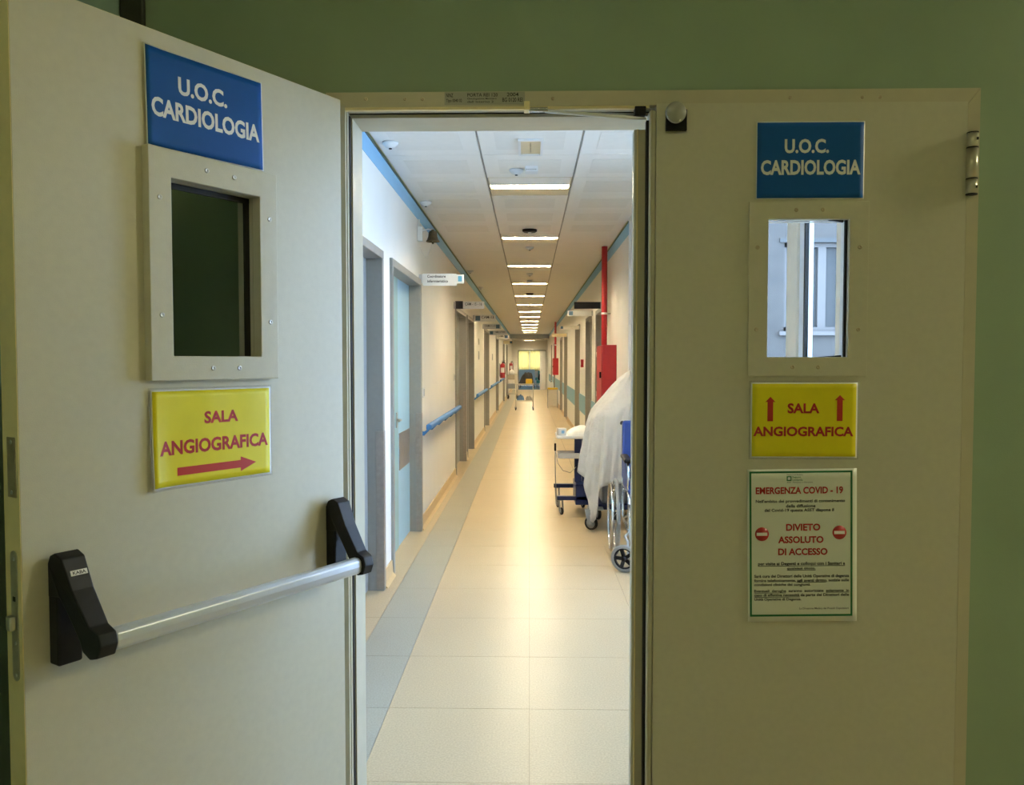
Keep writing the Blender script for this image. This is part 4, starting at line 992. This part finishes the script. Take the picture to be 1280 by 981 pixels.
# trolleys and things farther down -------------------------------------------
tr = empty('instrument_trolley', (-.16, 24.9, 0), 0, 'cream two shelf trolley standing in the middle of the corridor', 'trolley')
for xx in (-.27, .27):
    for yy in (-.22, .22):
        MB().cyl((xx, yy, .09), (xx, yy, .84), .014, 8).build('leg', 'trolley', tr); caster(tr, xx, yy, .04, .012, top=.09)
MB().box(-.29, .29, -.24, .24, .78, .82).build('shelf', 'trolley', tr, bevel=.004); MB().box(-.28, .28, -.23, .23, .28, .31).build('shelf', 'trolley', tr, bevel=.004)
bx('back_panel', 'trolley', tr, -.30, -.22, -.24, .24, .82, 1.14)
def bag_h(t):
    return .10 + .24 * min(1, max(0, t - .05) / .4) if t < .8 else .34 - .05 * (t - .8) / .2
b = MB(); b.grid(lambda i, j: (-.34 + .45 * i / 24 + .015 * math.sin(j), 24.775 + .25 * j / 10, .8225 + bag_h(i / 24) * min(1, 5 * i / 24, 12 * (1 - i / 24)) * (max(0, math.sin(PI * j / 10)) ** .35) * (1 + .04 * math.sin(i * 1.3 + j))), 25, 11)
jk = b.build('black_bag', mat('black_cloth', (.012, .012, .013), .8, noise=.1)); tag(jk, 'black bag slumped on the middle trolley', 'bag')
yb_ = empty('sharps_box', (-.02, 24.69, .8205), 0, 'yellow box on the middle trolley in front of the black bag', 'box'); MB().box(-.10, .10, -.03, .06, 0, .13).build('body', 'yellowpl', yb_, bevel=.01); bx('lid', 'yellowpl', yb_, -.09, .09, -.025, .055, .13, .15)
b = MB(); b.grid(lambda i, j: (-.40 + .24 * i / 14, 24.72 + .3 * j / 8, .312 + .16 * (max(0, math.sin(PI * i / 14)) ** .5) * (max(0, math.sin(PI * j / 8)) ** .5) * (1 + .15 * math.sin(i * 1.4 + j))), 15, 9); tag(b.build('cloth_bundle', 'bluecloth'), 'blue cloth bundle on the lower trolley shelf', 'cloth')
b = MB(); b.grid(lambda i, j: (-.13 + .22 * i / 14, 24.72 + .3 * j / 8, .312 + .12 * (max(0, math.sin(PI * i / 14)) ** .5) * (max(0, math.sin(PI * j / 8)) ** .5) * (1 + .15 * math.sin(i * 1.1 + j))), 15, 9); tag(b.build('cloth_bundle', mat('grey_cloth', (.40, .38, .34), .8, noise=.1)), 'grey cloth bundle on the lower trolley shelf', 'cloth')
t2 = empty('medication_cart', (-.70, 32.4, 0), 0, 'grey wheeled cart against the left wall under the far handrail', 'cart')
MB().box(-.19, .19, -.3, .3, .42, .62).build('drawer', 'greyfork', t2, bevel=.01); MB().box(-.18, .18, -.28, .28, .78, .98).build('drawer', mat('cart_tan', (.45, .40, .32), .5, noise=.05), t2, bevel=.01)
for xx in (-.17, .17): MB().cyl((xx, -.2, .1), (xx, -.2, .95), .015, 8).build('post', 'steel', t2); caster(t2, xx, -.22, .08, .02, top=.2); caster(t2, xx, .22, .08, .02, top=.2)
MB().box(-.19, .19, -.26, .26, .19, .23).build('base', 'steel', t2, bevel=.005)
b = MB(); b.lathe([(0, 0), (.10, 0), (.13, .06), (.10, .14), (.04, .2), (0, .22)], 16); o = b.build('cloth_bundle', 'linen'); o.location = (-.72, 32.3, .981); tag(o, 'pale bundle on top of the grey cart', 'cloth')
bn = empty('waste_bin', (.75, 26.0, 0), 0, 'cream waste holder with a yellow lid below the far hose cabinet', 'bin')
MB().box(-.14, .14, -.12, .12, .05, .60).build('bag_body', 'trolley', bn, bevel=.02); MB().box(-.165, .165, -.15, .15, .60, .66).build('lid', 'yellowpl', bn, bevel=.015)
for xx in (-.16, .16):
    for yy in (-.13, .13): MB().cyl((xx, yy, 0), (xx, yy, .60), .009, 6).build('leg', 'greyfork', bn)
bo = empty('pump_bottle', (.73, 25.98, .6605), 0, 'white pump bottle standing on the yellow lid', 'bottle')
b = MB(); b.lathe([(0, 0), (.035, 0), (.04, .01), (.04, .15), (.02, .18), (.012, .19), (0, .19)], 14); b.build('bottle', 'white', bo); MB().tube([(0, 0, .19), (0, 0, .23), (-.04, 0, .23)], .007, 6).build('pump', 'white', bo)
# far room: bed, chair, bag
bd_ = empty('hospital_bed', (-.15, 46.6, 0), 0, 'bed with light blue sheet in the far room', 'bed')
MB().box(-.45, .45, -.9, .9, .38, .48).build('frame', 'white', bd_, bevel=.01); MB().box(-.44, .44, -.88, .88, .48, .86).build('mattress', 'bedblue', bd_, bevel=.05); MB().box(-.36, .36, .4, .8, .86, 1.02).build('pillow', 'linen', bd_, bevel=.05); MB().box(-.45, .45, -.94, -.9, .3, 1.05).build('footboard', 'bedblue', bd_, bevel=.01)
for xx in (-.4, .4):
    for yy in (-.8, .8): caster(bd_, xx, yy, .06, .02, top=.38)
ch = empty('armchair', (.66, 44.9, 0), -.2, 'teal armchair in the far room', 'chair')
MB().box(-.24, .24, -.25, .25, .3, .46).build('seat', 'chairteal', ch, bevel=.03); MB().box(-.24, .24, .2, .3, .46, 1.0).build('backrest', 'chairteal', ch, bevel=.03)
for xx in (-.27, .27):
    MB().box(xx - .03, xx + .03, -.24, .22, .46, .62).build('armrest', 'chairteal', ch, bevel=.02)
    for yy in (-.22, .25): MB().cyl((xx * .8, yy, 0), (xx * .8, yy, .3), .02, 8).build('leg', 'greyfork', ch)
b = MB(); b.lathe([(0, .0), (.13, .0), (.16, .12), (.13, .32), (.05, .40), (0, .41)], 14); bg = b.build('black_bag', 'blackpl'); bg.location = (.64, 44.86, .461); tag(bg, 'black bag standing on the far teal armchair', 'bag')

bpy.context.view_layer.update()
